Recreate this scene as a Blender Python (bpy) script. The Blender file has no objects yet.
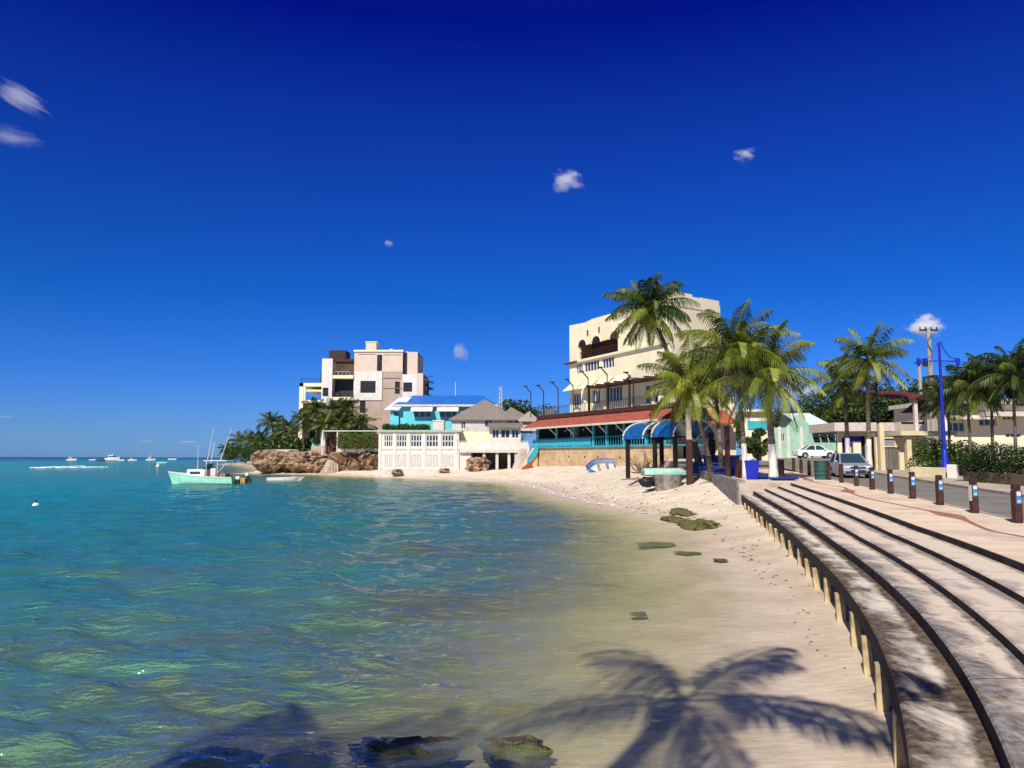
import bpy, bmesh, math, random
import numpy as np
from mathutils import Vector, Matrix
R = math.radians
scn = bpy.context.scene
col = scn.collection

# ------------------------------------------------------------------ camera, sky, sun, exposure
EYE = 3.0
PITCH = math.atan(72 / 770)
cam_d = bpy.data.cameras.new('camera'); cam = bpy.data.objects.new('camera', cam_d); col.objects.link(cam)
cam.location = (0, 0, EYE); cam.rotation_euler = (math.pi / 2 + PITCH, 0, 0)
cam_d.sensor_width = 36; cam_d.lens = 36 * 770 / 1024; cam_d.clip_end = 60000; cam_d.clip_start = .1
scn.camera = cam
SUN_EL, SHX, SHY = 43, 0.40, 1.0            # sun elevation, direction in which shadows fall
sd = Vector((SHX, SHY, 0)).normalized() * math.cos(R(SUN_EL)) - Vector((0, 0, math.sin(R(SUN_EL))))
world = bpy.data.worlds.new('World'); scn.world = world; world.use_nodes = True
wn, wl = world.node_tree.nodes, world.node_tree.links
bg = wn['Background']
sky = wn.new('ShaderNodeTexSky'); sky.sky_type = 'NISHITA'; sky.sun_disc = False
sky.sun_elevation = R(SUN_EL); sky.sun_rotation = math.atan2(-sd.x, -sd.y)
sky.air_density = 1.0; sky.dust_density = .3; sky.ozone_density = 3
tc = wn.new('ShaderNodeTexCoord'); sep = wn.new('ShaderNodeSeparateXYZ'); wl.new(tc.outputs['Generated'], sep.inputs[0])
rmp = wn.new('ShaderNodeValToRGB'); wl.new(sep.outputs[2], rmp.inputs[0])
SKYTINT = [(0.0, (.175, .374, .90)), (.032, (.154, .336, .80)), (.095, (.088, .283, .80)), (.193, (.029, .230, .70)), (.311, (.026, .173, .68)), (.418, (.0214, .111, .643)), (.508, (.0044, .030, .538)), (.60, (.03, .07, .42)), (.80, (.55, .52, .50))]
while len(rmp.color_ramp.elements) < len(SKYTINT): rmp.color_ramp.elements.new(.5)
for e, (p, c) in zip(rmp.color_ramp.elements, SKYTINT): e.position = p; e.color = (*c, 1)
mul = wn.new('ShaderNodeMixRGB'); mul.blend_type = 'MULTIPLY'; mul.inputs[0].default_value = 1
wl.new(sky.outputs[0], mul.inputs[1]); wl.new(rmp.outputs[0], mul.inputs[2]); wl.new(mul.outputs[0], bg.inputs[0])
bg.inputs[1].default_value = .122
sun_d = bpy.data.lights.new('sun', 'SUN'); sun_d.energy = 5.0; sun_d.angle = R(.5); sun_d.color = (1, .95, .87)
sun = bpy.data.objects.new('sun', sun_d); col.objects.link(sun); sun.rotation_euler = sd.to_track_quat('-Z', 'Y').to_euler()
scn.view_settings.view_transform = 'Standard'; scn.view_settings.look = 'None'
scn.view_settings.exposure = .2; scn.view_settings.gamma = 1
scn.cycles.max_bounces = 8; scn.cycles.transparent_max_bounces = 12

# ------------------------------------------------------------------ measuring helpers
def ray(px, py):
    u = (px - 512) / 770; v = (384 - py) / 770
    Y = math.cos(PITCH) - v * math.sin(PITCH); Z = math.sin(PITCH) + v * math.cos(PITCH)
    return u / Y, Z / Y
def at(px, py, Y):
    a, b = ray(px, py); return Vector((a * Y, Y, EYE + b * Y))
def rise(Y): return float(np.interp(Y, [0, 18, 28, 38, 48, 60, 75, 86, 120, 400], [0, 0, .16, .29, .42, .7, 1.2, 1.48, 1.7, 2.2]))
PROM = 1.4
def gp(px, py, h=0.0):
    a, b = ray(px, py); Y = 10.
    for _ in range(80): Y = .5 * Y + .5 * (EYE - PROM - h - rise(Y)) / -b
    return Vector((a * Y, Y, PROM + h + rise(Y)))
def edge(Y):
    if Y < 1: return edge(1) + .72 * (Y - 1)
    y = Y / 10; return -1.094 - .537 * y + .1773 * y * y + 5.474 * math.log1p(Y / 5)
def dedge(Y): return (edge(Y + .05) - edge(Y - .05)) / .1
def off(Y, w): return edge(Y) + w * math.sqrt(1 + dedge(Y) ** 2)
ORD = ['first', 'second', 'third', 'fourth', 'fifth', 'sixth', 'seventh', 'eighth', 'ninth', 'tenth', 'eleventh', 'twelfth', 'thirteenth', 'fourteenth', 'fifteenth', 'sixteenth', 'seventeenth', 'eighteenth', 'nineteenth', 'twentieth']
ORD += ['twenty-' + o for o in ORD[:9]] + ['thirtieth'] + ['thirty-' + o for o in ORD[:9]] + ['fortieth'] + ['forty-' + o for o in ORD[:9]]

# ------------------------------------------------------------------ materials
MATS = {}
def lk(t, a, b): t.links.new(a, b)
def mat(name, c, rough=.8, c2=None, scale=3., lo=.4, hi=.6, bump=0., bscale=None, metal=0., spec=.3, stretch=(1, 1, 1), trans=0., c3=None, scale3=.3):
    if name in MATS: return MATS[name]
    m = bpy.data.materials.new(name); m.use_nodes = True; t = m.node_tree; n = t.nodes; b = n['Principled BSDF']
    b.inputs['Roughness'].default_value = rough; b.inputs['Metallic'].default_value = metal
    b.inputs['Specular IOR Level'].default_value = spec
    tcn = n.new('ShaderNodeTexCoord'); mp = n.new('ShaderNodeMapping'); mp.inputs['Scale'].default_value = stretch
    lk(t, tcn.outputs['Object'], mp.inputs[0])
    if c2 is None: c2 = tuple(v * .82 for v in c)
    nz = n.new('ShaderNodeTexNoise'); nz.inputs['Scale'].default_value = scale; nz.inputs['Detail'].default_value = 6; nz.inputs['Roughness'].default_value = .62
    lk(t, mp.outputs[0], nz.inputs[0])
    r = n.new('ShaderNodeMapRange'); r.inputs[1].default_value = lo; r.inputs[2].default_value = hi; lk(t, nz.outputs[0], r.inputs[0])
    mx = n.new('ShaderNodeMixRGB'); mx.inputs[1].default_value = (*c, 1); mx.inputs[2].default_value = (*c2, 1); lk(t, r.outputs[0], mx.inputs[0])
    out = mx.outputs[0]
    if c3:
        n3 = n.new('ShaderNodeTexNoise'); n3.inputs['Scale'].default_value = scale3; n3.inputs['Detail'].default_value = 8; n3.inputs['Roughness'].default_value = .7
        lk(t, mp.outputs[0], n3.inputs[0]); r3 = n.new('ShaderNodeMapRange'); r3.inputs[1].default_value = .5; r3.inputs[2].default_value = .62; lk(t, n3.outputs[0], r3.inputs[0])
        m3 = n.new('ShaderNodeMixRGB'); lk(t, r3.outputs[0], m3.inputs[0]); lk(t, out, m3.inputs[1]); m3.inputs[2].default_value = (*c3, 1); out = m3.outputs[0]
    lk(t, out, b.inputs['Base Color'])
    if bump:
        nb = n.new('ShaderNodeTexNoise'); nb.inputs['Scale'].default_value = bscale or scale * 4; nb.inputs['Detail'].default_value = 5
        lk(t, mp.outputs[0], nb.inputs[0]); bp = n.new('ShaderNodeBump'); bp.inputs['Strength'].default_value = bump; bp.inputs['Distance'].default_value = .05
        lk(t, nb.outputs[0], bp.inputs['Height']); lk(t, bp.outputs[0], b.inputs['Normal'])
    MATS[name] = m; return m
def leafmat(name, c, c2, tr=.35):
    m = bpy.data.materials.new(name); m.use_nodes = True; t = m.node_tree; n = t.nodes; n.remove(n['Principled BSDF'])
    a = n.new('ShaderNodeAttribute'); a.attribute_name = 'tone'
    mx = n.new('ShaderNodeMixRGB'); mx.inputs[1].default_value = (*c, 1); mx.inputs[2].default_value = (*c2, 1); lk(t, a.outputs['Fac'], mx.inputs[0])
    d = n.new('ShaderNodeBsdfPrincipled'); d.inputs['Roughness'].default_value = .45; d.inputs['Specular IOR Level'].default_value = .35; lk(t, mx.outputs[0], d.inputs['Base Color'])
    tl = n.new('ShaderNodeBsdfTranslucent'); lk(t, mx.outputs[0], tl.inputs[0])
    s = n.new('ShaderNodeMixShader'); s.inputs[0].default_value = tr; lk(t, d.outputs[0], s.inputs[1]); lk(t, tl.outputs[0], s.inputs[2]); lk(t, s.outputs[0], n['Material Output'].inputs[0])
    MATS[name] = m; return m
WHITE = mat('white_paint', (.70, .65, .57), .6, (.62, .57, .49), 1.2)
WHITE2 = mat('weathered_white', (.60, .54, .47), .75, (.46, .40, .33), 1.2, .45, .7)
CREAM = mat('cream_render', (.82, .72, .49), .85, (.76, .65, .43), .5, bump=.1)
BEIGE = mat('beige_render', (.66, .51, .39), .85, (.60, .46, .35), .6)
TAUPE = mat('taupe_render', (.46, .34, .26), .85, (.40, .30, .23), .6)
DARKP = mat('dark_metal', (.02, .02, .022), .5)
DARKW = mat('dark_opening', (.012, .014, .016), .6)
BROWNW = mat('brown_timber', (.075, .028, .018), .7, (.04, .016, .012), 6, bump=.3)
BLUEP = mat('blue_paint', (.015, .03, .42), .45, (.01, .02, .3), 2)
TURQ = mat('turquoise_paint', (.05, .42, .50), .6, (.04, .34, .42), 2)
AQUA = mat('aqua_wall', (.14, .58, .62), .8, (.11, .50, .55), .8)
MINT = mat('mint_wall', (.36, .56, .42), .85, (.28, .46, .34), .8)
MINTB = mat('mint_hull_paint', (.30, .66, .50), .4, (.22, .55, .42), 2)
BLUER = mat('blue_roof', (.02, .15, .52), .5, (.015, .11, .42), 1.5)
GREYR = mat('grey_shingle', (.24, .20, .17), .9, (.17, .14, .12), 2, stretch=(1, 1, 4))
REDR = mat('red_awning', (.38, .10, .055), .7, (.27, .065, .04), 1.5)
STONE = mat('grey_stone', (.30, .26, .22), .9, (.14, .12, .11), 2.5, bump=.7)
CONC = mat('pale_concrete', (.52, .43, .34), .9, (.36, .28, .21), 1.2, bump=.2)
POLEC = mat('pole_concrete', (.36, .34, .30), .9)
RUSTR = mat('dark_red_roof', (.13, .03, .022), .8, (.08, .02, .016), 1)
GLASSB = bpy.data.materials.new('window_glass'); GLASSB.use_nodes = True
_b = GLASSB.node_tree.nodes['Principled BSDF']; _b.inputs['Base Color'].default_value = (.02, .045, .07, 1); _b.inputs['Roughness'].default_value = .08; _b.inputs['Specular IOR Level'].default_value = .8
SILVER = mat('silver_paint', (.50, .52, .55), .3, (.46, .48, .51), 1, metal=.5, spec=.6)
CARW = mat('white_car_paint', (.80, .80, .80), .25, (.76, .76, .76), 1, spec=.6)
RUBBER = mat('rubber', (.012, .012, .012), .8)
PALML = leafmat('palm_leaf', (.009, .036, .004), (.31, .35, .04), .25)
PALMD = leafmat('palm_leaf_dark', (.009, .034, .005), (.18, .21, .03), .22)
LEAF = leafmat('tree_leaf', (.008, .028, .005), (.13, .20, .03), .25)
TRUNK = mat('palm_trunk', (.20, .15, .11), .9, (.09, .065, .05), 3, stretch=(1, 1, 5), bump=.5, bscale=8)
BARK = mat('bark', (.10, .07, .05), .9, (.05, .035, .025), 5, bump=.5)
TWIG = mat('dry_driftwood', (.34, .22, .14), .9, (.2, .12, .08), 5)

# ------------------------------------------------------------------ mesh builders
class MB:
    def __init__(s): s.v = []; s.f = []; s.t = []
    def add(s, vs, fs, tone=0.):
        o = len(s.v); s.v += [tuple(v) for v in vs]; s.f += [tuple(i + o for i in f) for f in fs]; s.t += [tone] * len(fs)
        return s
    def box(s, x0, x1, y0, y1, z0, z1):
        v = [(x, y, z) for z in (z0, z1) for y in (y0, y1) for x in (x0, x1)]
        return s.add(v, [(0, 2, 3, 1), (4, 5, 7, 6), (0, 1, 5, 4), (2, 6, 7, 3), (0, 4, 6, 2), (1, 3, 7, 5)])
    def tube(s, pts, rad, n=8, cap=True):
        pts = [Vector(p) for p in pts]; rad = rad if hasattr(rad, '__len__') else [rad] * len(pts)
        vs = []; fs = []; ref = None
        for i, p in enumerate(pts):
            d = (pts[min(i + 1, len(pts) - 1)] - pts[max(i - 1, 0)]).normalized()
            if ref is None or abs(ref.dot(d)) > .98: ref = Vector((0, 0, 1)) if abs(d.z) < .9 else Vector((1, 0, 0))
            a = d.cross(ref).normalized(); b = d.cross(a).normalized(); ref = b.cross(d) if False else ref
            for k in range(n):
                th = 2 * math.pi * k / n; vs.append(p + (a * math.cos(th) + b * math.sin(th)) * rad[i])
        for i in range(len(pts) - 1):
            for k in range(n): fs.append((i * n + k, i * n + (k + 1) % n, (i + 1) * n + (k + 1) % n, (i + 1) * n + k))
        if cap: fs.append(tuple(range(n))[::-1]); fs.append(tuple((len(pts) - 1) * n + k for k in range(n)))
        return s.add(vs, fs)
    def prism(s, poly, z0, z1):
        n = len(poly); v = [(x, y, z0) for x, y in poly] + [(x, y, z1) for x, y in poly]
        return s.add(v, [tuple(range(n))[::-1], tuple(range(n, 2 * n))] + [(i, (i + 1) % n, n + (i + 1) % n, n + i) for i in range(n)])
    def xprism(s, poly, x0, x1):      # poly in (y,z)
        n = len(poly); v = [(x0, y, z) for y, z in poly] + [(x1, y, z) for y, z in poly]
        return s.add(v, [tuple(range(n)), tuple(range(n, 2 * n))[::-1]] + [(i, n + i, n + (i + 1) % n, (i + 1) % n) for i in range(n)])
    def yprism(s, poly, y0, y1):      # poly in (x,z)
        n = len(poly); v = [(x, y0, z) for x, z in poly] + [(x, y1, z) for x, z in poly]
        return s.add(v, [tuple(range(n)), tuple(range(n, 2 * n))[::-1]] + [(i, n + i, n + (i + 1) % n, (i + 1) % n) for i in range(n)])
    def bar(s, p, q, w, h=None):      # thin box beam between two points
        p = Vector(p); q = Vector(q); h = h or w; d = (q - p).normalized(); up = Vector((0, 0, 1)) if abs(d.z) < .95 else Vector((0, 1, 0))
        a = d.cross(up).normalized() * w / 2; b = a.cross(d).normalized() * h / 2
        v = [c + s1 * a + s2 * b for c in (p, q) for s1, s2 in ((-1, -1), (1, -1), (1, 1), (-1, 1))]
        return s.add(v, [(0, 1, 2, 3), (7, 6, 5, 4), (0, 4, 5, 1), (1, 5, 6, 2), (2, 6, 7, 3), (3, 7, 4, 0)])
    def wall(s, x0, x1, z0, z1, holes, y0, y1):   # wall in x/z with rectangular openings
        xs = sorted({x0, x1, *[h[0] for h in holes], *[h[1] for h in holes]}); zs = sorted({z0, z1, *[h[2] for h in holes], *[h[3] for h in holes]})
        xs = [x for x in xs if x0 <= x <= x1]; zs = [z for z in zs if z0 <= z <= z1]
        for i in range(len(xs) - 1):
            run = None
            for j in range(len(zs) - 1):
                cx = (xs[i] + xs[i + 1]) / 2; cz = (zs[j] + zs[j + 1]) / 2
                hole = any(h[0] < cx < h[1] and h[2] < cz < h[3] for h in holes)
                if not hole:
                    if run is None: run = zs[j]
                    end = zs[j + 1]
                if (hole or j == len(zs) - 2) and run is not None:
                    s.box(xs[i], xs[i + 1], y0, y1, run, end); run = None
        return s
    def ico(s, c, r, sc=(1, 1, 1), jit=0., sub=2, rnd=random):
        bm = bmesh.new(); bmesh.ops.create_icosphere(bm, subdivisions=sub, radius=1)
        vs = []
        for v in bm.verts:
            k = 1 + rnd.uniform(-jit, jit); vs.append((c[0] + v.co.x * r * sc[0] * k, c[1] + v.co.y * r * sc[1] * k, c[2] + v.co.z * r * sc[2] * k))
        fs = [tuple(v.index for v in f.verts) for f in bm.faces]; bm.free(); return s.add(vs, fs)
    def build(s, name, m, parent=None, smooth=False, bevel=0., label=None):
        me = bpy.data.meshes.new(name); me.from_pydata(s.v, [], s.f); me.update()
        for mm in (m if isinstance(m, (list, tuple)) else [m]): me.materials.append(mm)
        if any(s.t):
            a = me.attributes.new('tone', 'FLOAT', 'FACE'); a.data.foreach_set('value', s.t)
        if smooth: me.polygons.foreach_set('use_smooth', [True] * len(me.polygons))
        o = bpy.data.objects.new(name, me); col.objects.link(o)
        if parent: o.parent = parent
        if bevel:
            md = o.modifiers.new('bevel', 'BEVEL'); md.width = bevel; md.segments = 2; md.limit_method = 'ANGLE'
        if label: o['label'] = label
        return o
def tag(o, label, cat, group=None, kind=None):
    if label: o['label'] = label; o['category'] = cat
    if group: o['group'] = group
    if kind: o['kind'] = kind
    return o
def struct(o): o['kind'] = 'structure'; return o
def empty(name, loc, rz=0., label=None, cat=None, group=None):
    e = bpy.data.objects.new(name, None); col.objects.link(e); e.location = loc; e.rotation_euler = (0, 0, rz); e.empty_display_size = .3
    if label: tag(e, label, cat, group)
    return e
def copy_thing(root, loc, rz, label):
    c = root.copy(); col.objects.link(c); c.location = loc; c.rotation_euler = (0, 0, rz); c['label'] = label
    for ch in list(root.children):
        d = ch.copy(); col.objects.link(d); d.parent = c
        for g in list(ch.children):
            e = g.copy(); col.objects.link(e); e.parent = d
    return c

# ------------------------------------------------------------------ terrain: beach and sea bed
S = [(-40, -60), (-14, -30), (-4.5, -1), (.2, 3.2), (2.9, 7.2), (3.9, 9.9), (4.65, 12.5), (5.5, 16), (6.7, 22.2), (7.6, 29.2), (7.8, 37), (6.8, 44.4), (5.5, 51), (4.1, 59), (2.7, 74.5), (-.2, 88.8), (-7.7, 100), (-21, 114), (-30, 126), (-46, 133), (-50, 160), (-78, 230), (-108, 290), (-114, 310), (-60, 430), (100, 900)]
Wl = [(-30, -60, 0.), (-20, -30, .0), (edge(-4) + .8, -4, .0), (edge(1.5) + .8, 1.5, .04), (edge(8) + .8, 8, .08), (edge(12) + .8, 12, .13), (edge(18) + .8, 18, .25), (edge(26) + .8, 26, .4), (edge(34) + .8, 34, .56), (12.0, 39.5, .8), (12.6, 48, 1.45), (14.0, 65, 1.95), (15, 79.6, 2.0), (10, 90, 1.9), (6, 98.5, 1.75), (2.9, 105, 1.6), (-5, 110, .9), (-20.5, 119, .8), (-29, 130, .6), (-44.5, 138, .8), (-44, 162, 1), (-65, 236, 1.5), (-95, 298, 1.6), (-100, 330, 1.6), (-50, 440, 2), (130, 900, 2)]
def polydist(X, Y, P, val=None):
    best = np.full(X.shape, 1e9); sgn = np.zeros(X.shape); vv = np.zeros(X.shape)
    for i in range(len(P) - 1):
        ax, ay = P[i][:2]; bx, by = P[i + 1][:2]; dx, dy = bx - ax, by - ay; L = dx * dx + dy * dy
        t = np.clip(((X - ax) * dx + (Y - ay) * dy) / L, 0, 1); qx = X - ax - t * dx; qy = Y - ay - t * dy; d = np.sqrt(qx * qx + qy * qy)
        m = d < best; best = np.where(m, d, best)
        if val: vv = np.where(m, P[i][2] + t * (P[i + 1][2] - P[i][2]), vv)
    # inside test (sea = left of the line): polygon closed far to the left
    poly = [p[:2] for p in P] + [(-9e4, 9e4), (-9e4, -9e4)]
    ins = np.zeros(X.shape, bool); n = len(poly)
    for i in range(n):
        ax, ay = poly[i]; bx, by = poly[(i + 1) % n]
        if ay == by: continue
        c = ((ay > Y) != (by > Y)) & (X < (bx - ax) * (Y - ay) / (by - ay) + ax); ins ^= c
    return best, ins, vv
def vnoise(X, Y, f, seed):
    rs = np.random.RandomState(seed); out = np.zeros(X.shape)
    for k in range(7):
        th = rs.uniform(0, 2 * np.pi); ff = f * rs.uniform(.6, 1.7); out += np.sin((X * np.cos(th) + Y * np.sin(th)) * ff + rs.uniform(0, 6.3) + 1.5 * np.sin((X * np.sin(th) - Y * np.cos(th)) * ff * .6))
    return out / 7
def terrain(X, Y):
    ds, sea, _ = polydist(X, Y, S); dw, notland, wz = polydist(X, Y, Wl, True)
    dep = .014 * ds + .36 * (1 - np.exp(-(ds / 4.3) ** 2.2)) + .055 * np.maximum(ds - 3, 0); dep = np.minimum(dep, 5)
    dep = np.maximum(dep + .10 * vnoise(X, Y, .6, 3) * np.clip(ds / 4, 0, 1), 0)
    t = ds / (ds + dw + 1e-6); land = wz * t + .02 * vnoise(X, Y, 1.5, 5) * np.clip(ds * (Y > 30), 0, 1)
    return np.where(sea, -dep, np.where(notland, land, wz - .05)), np.where(sea, dep, 0)
def fan(r0, r1, nr, a0, a1, na):
    r = r0 * (r1 / r0) ** np.linspace(0, 1, nr); a = np.linspace(R(a0), R(a1), na); A, Rr = np.meshgrid(a, r)
    return Rr * np.sin(A), Rr * np.cos(A)
def grid_obj(name, X, Y, Z, m, attrs={}, smooth=True):
    nr, na = X.shape; v = np.stack([X, Y, Z], -1).reshape(-1, 3)
    i = np.arange(nr * na).reshape(nr, na); q = np.stack([i[:-1, :-1], i[:-1, 1:], i[1:, 1:], i[1:, :-1]], -1).reshape(-1, 4)[:, ::-1]
    me = bpy.data.meshes.new(name); me.vertices.add(len(v)); me.vertices.foreach_set('co', v.ravel())
    me.loops.add(q.size); me.loops.foreach_set('vertex_index', q.ravel().astype(np.int32)); me.polygons.add(len(q))
    me.polygons.foreach_set('loop_start', np.arange(0, q.size, 4, dtype=np.int32))
    me.update(calc_edges=True); me.validate()
    if smooth: me.polygons.foreach_set('use_smooth', np.ones(len(q), bool))
    for k, a in attrs.items():
        at_ = me.attributes.new(k, 'FLOAT', 'POINT'); at_.data.foreach_set('value', a.ravel().astype(np.float32))
    me.materials.append(m); o = bpy.data.objects.new(name, me); col.objects.link(o); return struct(o)
# sand
sm = bpy.data.materials.new('sand'); sm.use_nodes = True; t = sm.node_tree; n = t.nodes; b = n['Principled BSDF']; b.inputs['Specular IOR Level'].default_value = .25
g = n.new('ShaderNodeNewGeometry'); sx = n.new('ShaderNodeSeparateXYZ'); lk(t, g.outputs['Position'], sx.inputs[0])
n1 = n.new('ShaderNodeTexNoise'); n1.inputs['Scale'].default_value = .7; n1.inputs['Detail'].default_value = 7; lk(t, g.outputs['Position'], n1.inputs[0])
mpz = n.new('ShaderNodeMapping'); mpz.inputs['Scale'].default_value = (.5, 1.8, 1); mpz.inputs['Rotation'].default_value = (0, 0, R(-14)); lk(t, g.outputs['Position'], mpz.inputs[0]); n2 = n.new('ShaderNodeTexNoise'); n2.inputs['Scale'].default_value = 6; n2.inputs['Detail'].default_value = 9; n2.inputs['Roughness'].default_value = .72; lk(t, mpz.outputs[0], n2.inputs[0])
r1 = n.new('ShaderNodeValToRGB'); r1.color_ramp.elements[0].position = .3; r1.color_ramp.elements[0].color = (.60, .48, .35, 1); r1.color_ramp.elements[1].position = .65; r1.color_ramp.elements[1].color = (.76, .65, .50, 1); lk(t, n1.outputs[0], r1.inputs[0])
wet = n.new('ShaderNodeMapRange'); wet.inputs[1].default_value = .35; wet.inputs[2].default_value = .12; lk(t, sx.outputs[2], wet.inputs[0])
mw = n.new('ShaderNodeMixRGB'); mw.blend_type = 'MULTIPLY'; mw.inputs[2].default_value = (.86, .82, .80, 1); lk(t, wet.outputs[0], mw.inputs[0]); lk(t, r1.outputs[0], mw.inputs[1])
gr = n.new('ShaderNodeMixRGB'); gr.blend_type = 'OVERLAY'; gr.inputs[0].default_value = .6; lk(t, mw.outputs[0], gr.inputs[1]); lk(t, n2.outputs[0], gr.inputs[2]); lk(t, gr.outputs[0], b.inputs['Base Color'])
rr = n.new('ShaderNodeMapRange'); rr.inputs[3].default_value = .9; rr.inputs[4].default_value = .5; lk(t, wet.outputs[0], rr.inputs[0]); lk(t, rr.outputs[0], b.inputs['Roughness'])
bp = n.new('ShaderNodeBump'); bp.inputs['Strength'].default_value = .5; bp.inputs['Distance'].default_value = .06; lk(t, n2.outputs[0], bp.inputs['Height'])
n4 = n.new('ShaderNodeTexNoise'); n4.inputs['Scale'].default_value = 2.6; n4.inputs['Detail'].default_value = 3; lk(t, g.outputs['Position'], n4.inputs[0]); dry = n.new('ShaderNodeMapRange'); dry.inputs[1].default_value = .2; dry.inputs[2].default_value = .5; lk(t, sx.outputs[2], dry.inputs[0])
b4 = n.new('ShaderNodeBump'); b4.inputs['Distance'].default_value = .22; lk(t, dry.outputs[0], b4.inputs['Strength']); lk(t, n4.outputs[0], b4.inputs['Height']); lk(t, bp.outputs[0], b4.inputs['Normal']); lk(t, b4.outputs[0], b.inputs['Normal'])
SAND = sm
X, Y = fan(2.5, 330, 330, -60, 45, 300); Z, _ = terrain(X, Y)
grid_obj('sand_beach', X, Y, Z, SAND)
# water
wm = bpy.data.materials.new('sea_water'); wm.use_nodes = True; t = wm.node_tree; n = t.nodes; n.remove(n['Principled BSDF'])
ad = n.new('ShaderNodeAttribute'); ad.attribute_name = 'depth'
g = n.new('ShaderNodeNewGeometry')
npat = n.new('ShaderNodeTexNoise'); npat.inputs['Scale'].default_value = .22; npat.inputs['Detail'].default_value = 10; npat.inputs['Roughness'].default_value = .68; npat.inputs['Distortion'].default_value = .2
mpp = n.new('ShaderNodeMapping'); mpp.inputs['Scale'].default_value = (.7, 1.6, 1); lk(t, g.outputs['Position'], mpp.inputs[0]); lk(t, mpp.outputs[0], npat.inputs[0])
# depth perturbed by patches
pm = n.new('ShaderNodeMath'); pm.operation = 'MULTIPLY_ADD'; lk(t, npat.outputs[0], pm.inputs[0]); pm.inputs[1].default_value = 2.4; pm.inputs[2].default_value = -.2
dm = n.new('ShaderNodeMath'); dm.operation = 'MULTIPLY'; lk(t, ad.outputs['Fac'], dm.inputs[0]); lk(t, pm.outputs[0], dm.inputs[1])
dr = n.new('ShaderNodeMath'); dr.operation = 'DIVIDE'; lk(t, dm.outputs[0], dr.inputs[0]); dr.inputs[1].default_value = 5.
cr = n.new('ShaderNodeValToRGB'); lk(t, dr.outputs[0], cr.inputs[0])
WC = [(0., (.60, .54, .30)), (.04, (.42, .40, .19)), (.08, (.25, .28, .13)), (.14, (.11, .21, .12)), (.26, (.034, .21, .17)), (.6, (.010, .28, .25)), (1., (.008, .31, .31))]
while len(cr.color_ramp.elements) < len(WC): cr.color_ramp.elements.new(.5)
for e, (p, c) in zip(cr.color_ramp.elements, WC): e.position = p; e.color = (*c, 1)
# far out: deep blue
ln = n.new('ShaderNodeVectorMath'); ln.operation = 'LENGTH'; lk(t, g.outputs['Position'], ln.inputs[0])
fr = n.new('ShaderNodeMapRange'); fr.inputs[1].default_value = 380; fr.inputs[2].default_value = 900; lk(t, ln.outputs['Value'], fr.inputs[0])
mf = n.new('ShaderNodeMixRGB'); lk(t, fr.outputs[0], mf.inputs[0]); lk(t, cr.outputs[0], mf.inputs[1]); mf.inputs[2].default_value = (.004, .035, .12, 1)
# fine light web of refracted sun over shallow sand is left to the waves; bump
def wnoise(sc, st, det):
    a = n.new('ShaderNodeMapping'); a.inputs['Scale'].default_value = st; a.inputs['Rotation'].default_value = (0, 0, R(12)); lk(t, g.outputs['Position'], a.inputs[0])
    q = n.new('ShaderNodeTexNoise'); q.inputs['Scale'].default_value = sc; q.inputs['Detail'].default_value = det; q.inputs['Roughness'].default_value = .6; q.inputs['Distortion'].default_value = .15; lk(t, a.outputs[0], q.inputs[0]); return q
w1 = wnoise(3.2, (.5, 1.5, 1), 4); w2 = wnoise(.5, (.45, 1.6, 1), 4)
ba = n.new('ShaderNodeBump'); ba.inputs['Strength'].default_value = 1.; ba.inputs['Distance'].default_value = .085; lk(t, w1.outputs[0], ba.inputs['Height'])
w3 = wnoise(7., (.45, 1.4, 1), 3); bc = n.new('ShaderNodeBump'); bc.inputs['Strength'].default_value = .8; bc.inputs['Distance'].default_value = .045; lk(t, w3.outputs[0], bc.inputs['Height']); lk(t, bc.outputs[0], ba.inputs['Normal'])
bb = n.new('ShaderNodeBump'); bb.inputs['Strength'].default_value = 1.; bb.inputs['Distance'].default_value = .22; lk(t, w2.outputs[0], bb.inputs['Height']); lk(t, ba.outputs[0], bb.inputs['Normal'])
sh = n.new('ShaderNodeMapRange'); sh.inputs[1].default_value = 0; sh.inputs[2].default_value = .6; sh.inputs[3].default_value = .12; sh.inputs[4].default_value = 1; lk(t, ad.outputs['Fac'], sh.inputs[0])
lk(t, sh.outputs[0], ba.inputs['Strength']); lk(t, sh.outputs[0], bb.inputs['Strength'])
df = n.new('ShaderNodeBsdfDiffuse'); lk(t, mf.outputs[0], df.inputs[0]); lk(t, bb.outputs[0], df.inputs['Normal'])
tr = n.new('ShaderNodeBsdfTransparent')
al = n.new('ShaderNodeMapRange'); al.inputs[1].default_value = 0.; al.inputs[2].default_value = .85; al.inputs[3].default_value = .0; al.inputs[4].default_value = .96; lk(t, dm.outputs[0], al.inputs[0])
tint = n.new('ShaderNodeMixRGB'); tint.inputs[1].default_value = (1, 1, 1, 1); tint.inputs[2].default_value = (.80, .88, .66, 1)
ta = n.new('ShaderNodeMapRange'); ta.inputs[1].default_value = 0; ta.inputs[2].default_value = .22; lk(t, ad.outputs['Fac'], ta.inputs[0]); lk(t, ta.outputs[0], tint.inputs[0]); lk(t, tint.outputs[0], tr.inputs[0])
body = n.new('ShaderNodeMixShader'); lk(t, al.outputs[0], body.inputs[0]); lk(t, tr.outputs[0], body.inputs[1]); lk(t, df.outputs[0], body.inputs[2])
gl = n.new('ShaderNodeBsdfGlossy'); gl.inputs['Roughness'].default_value = .06; lk(t, bb.outputs[0], gl.inputs['Normal'])
fz = n.new('ShaderNodeFresnel'); fz.inputs[0].default_value = 1.33; lk(t, bb.outputs[0], fz.inputs['Normal'])
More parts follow.
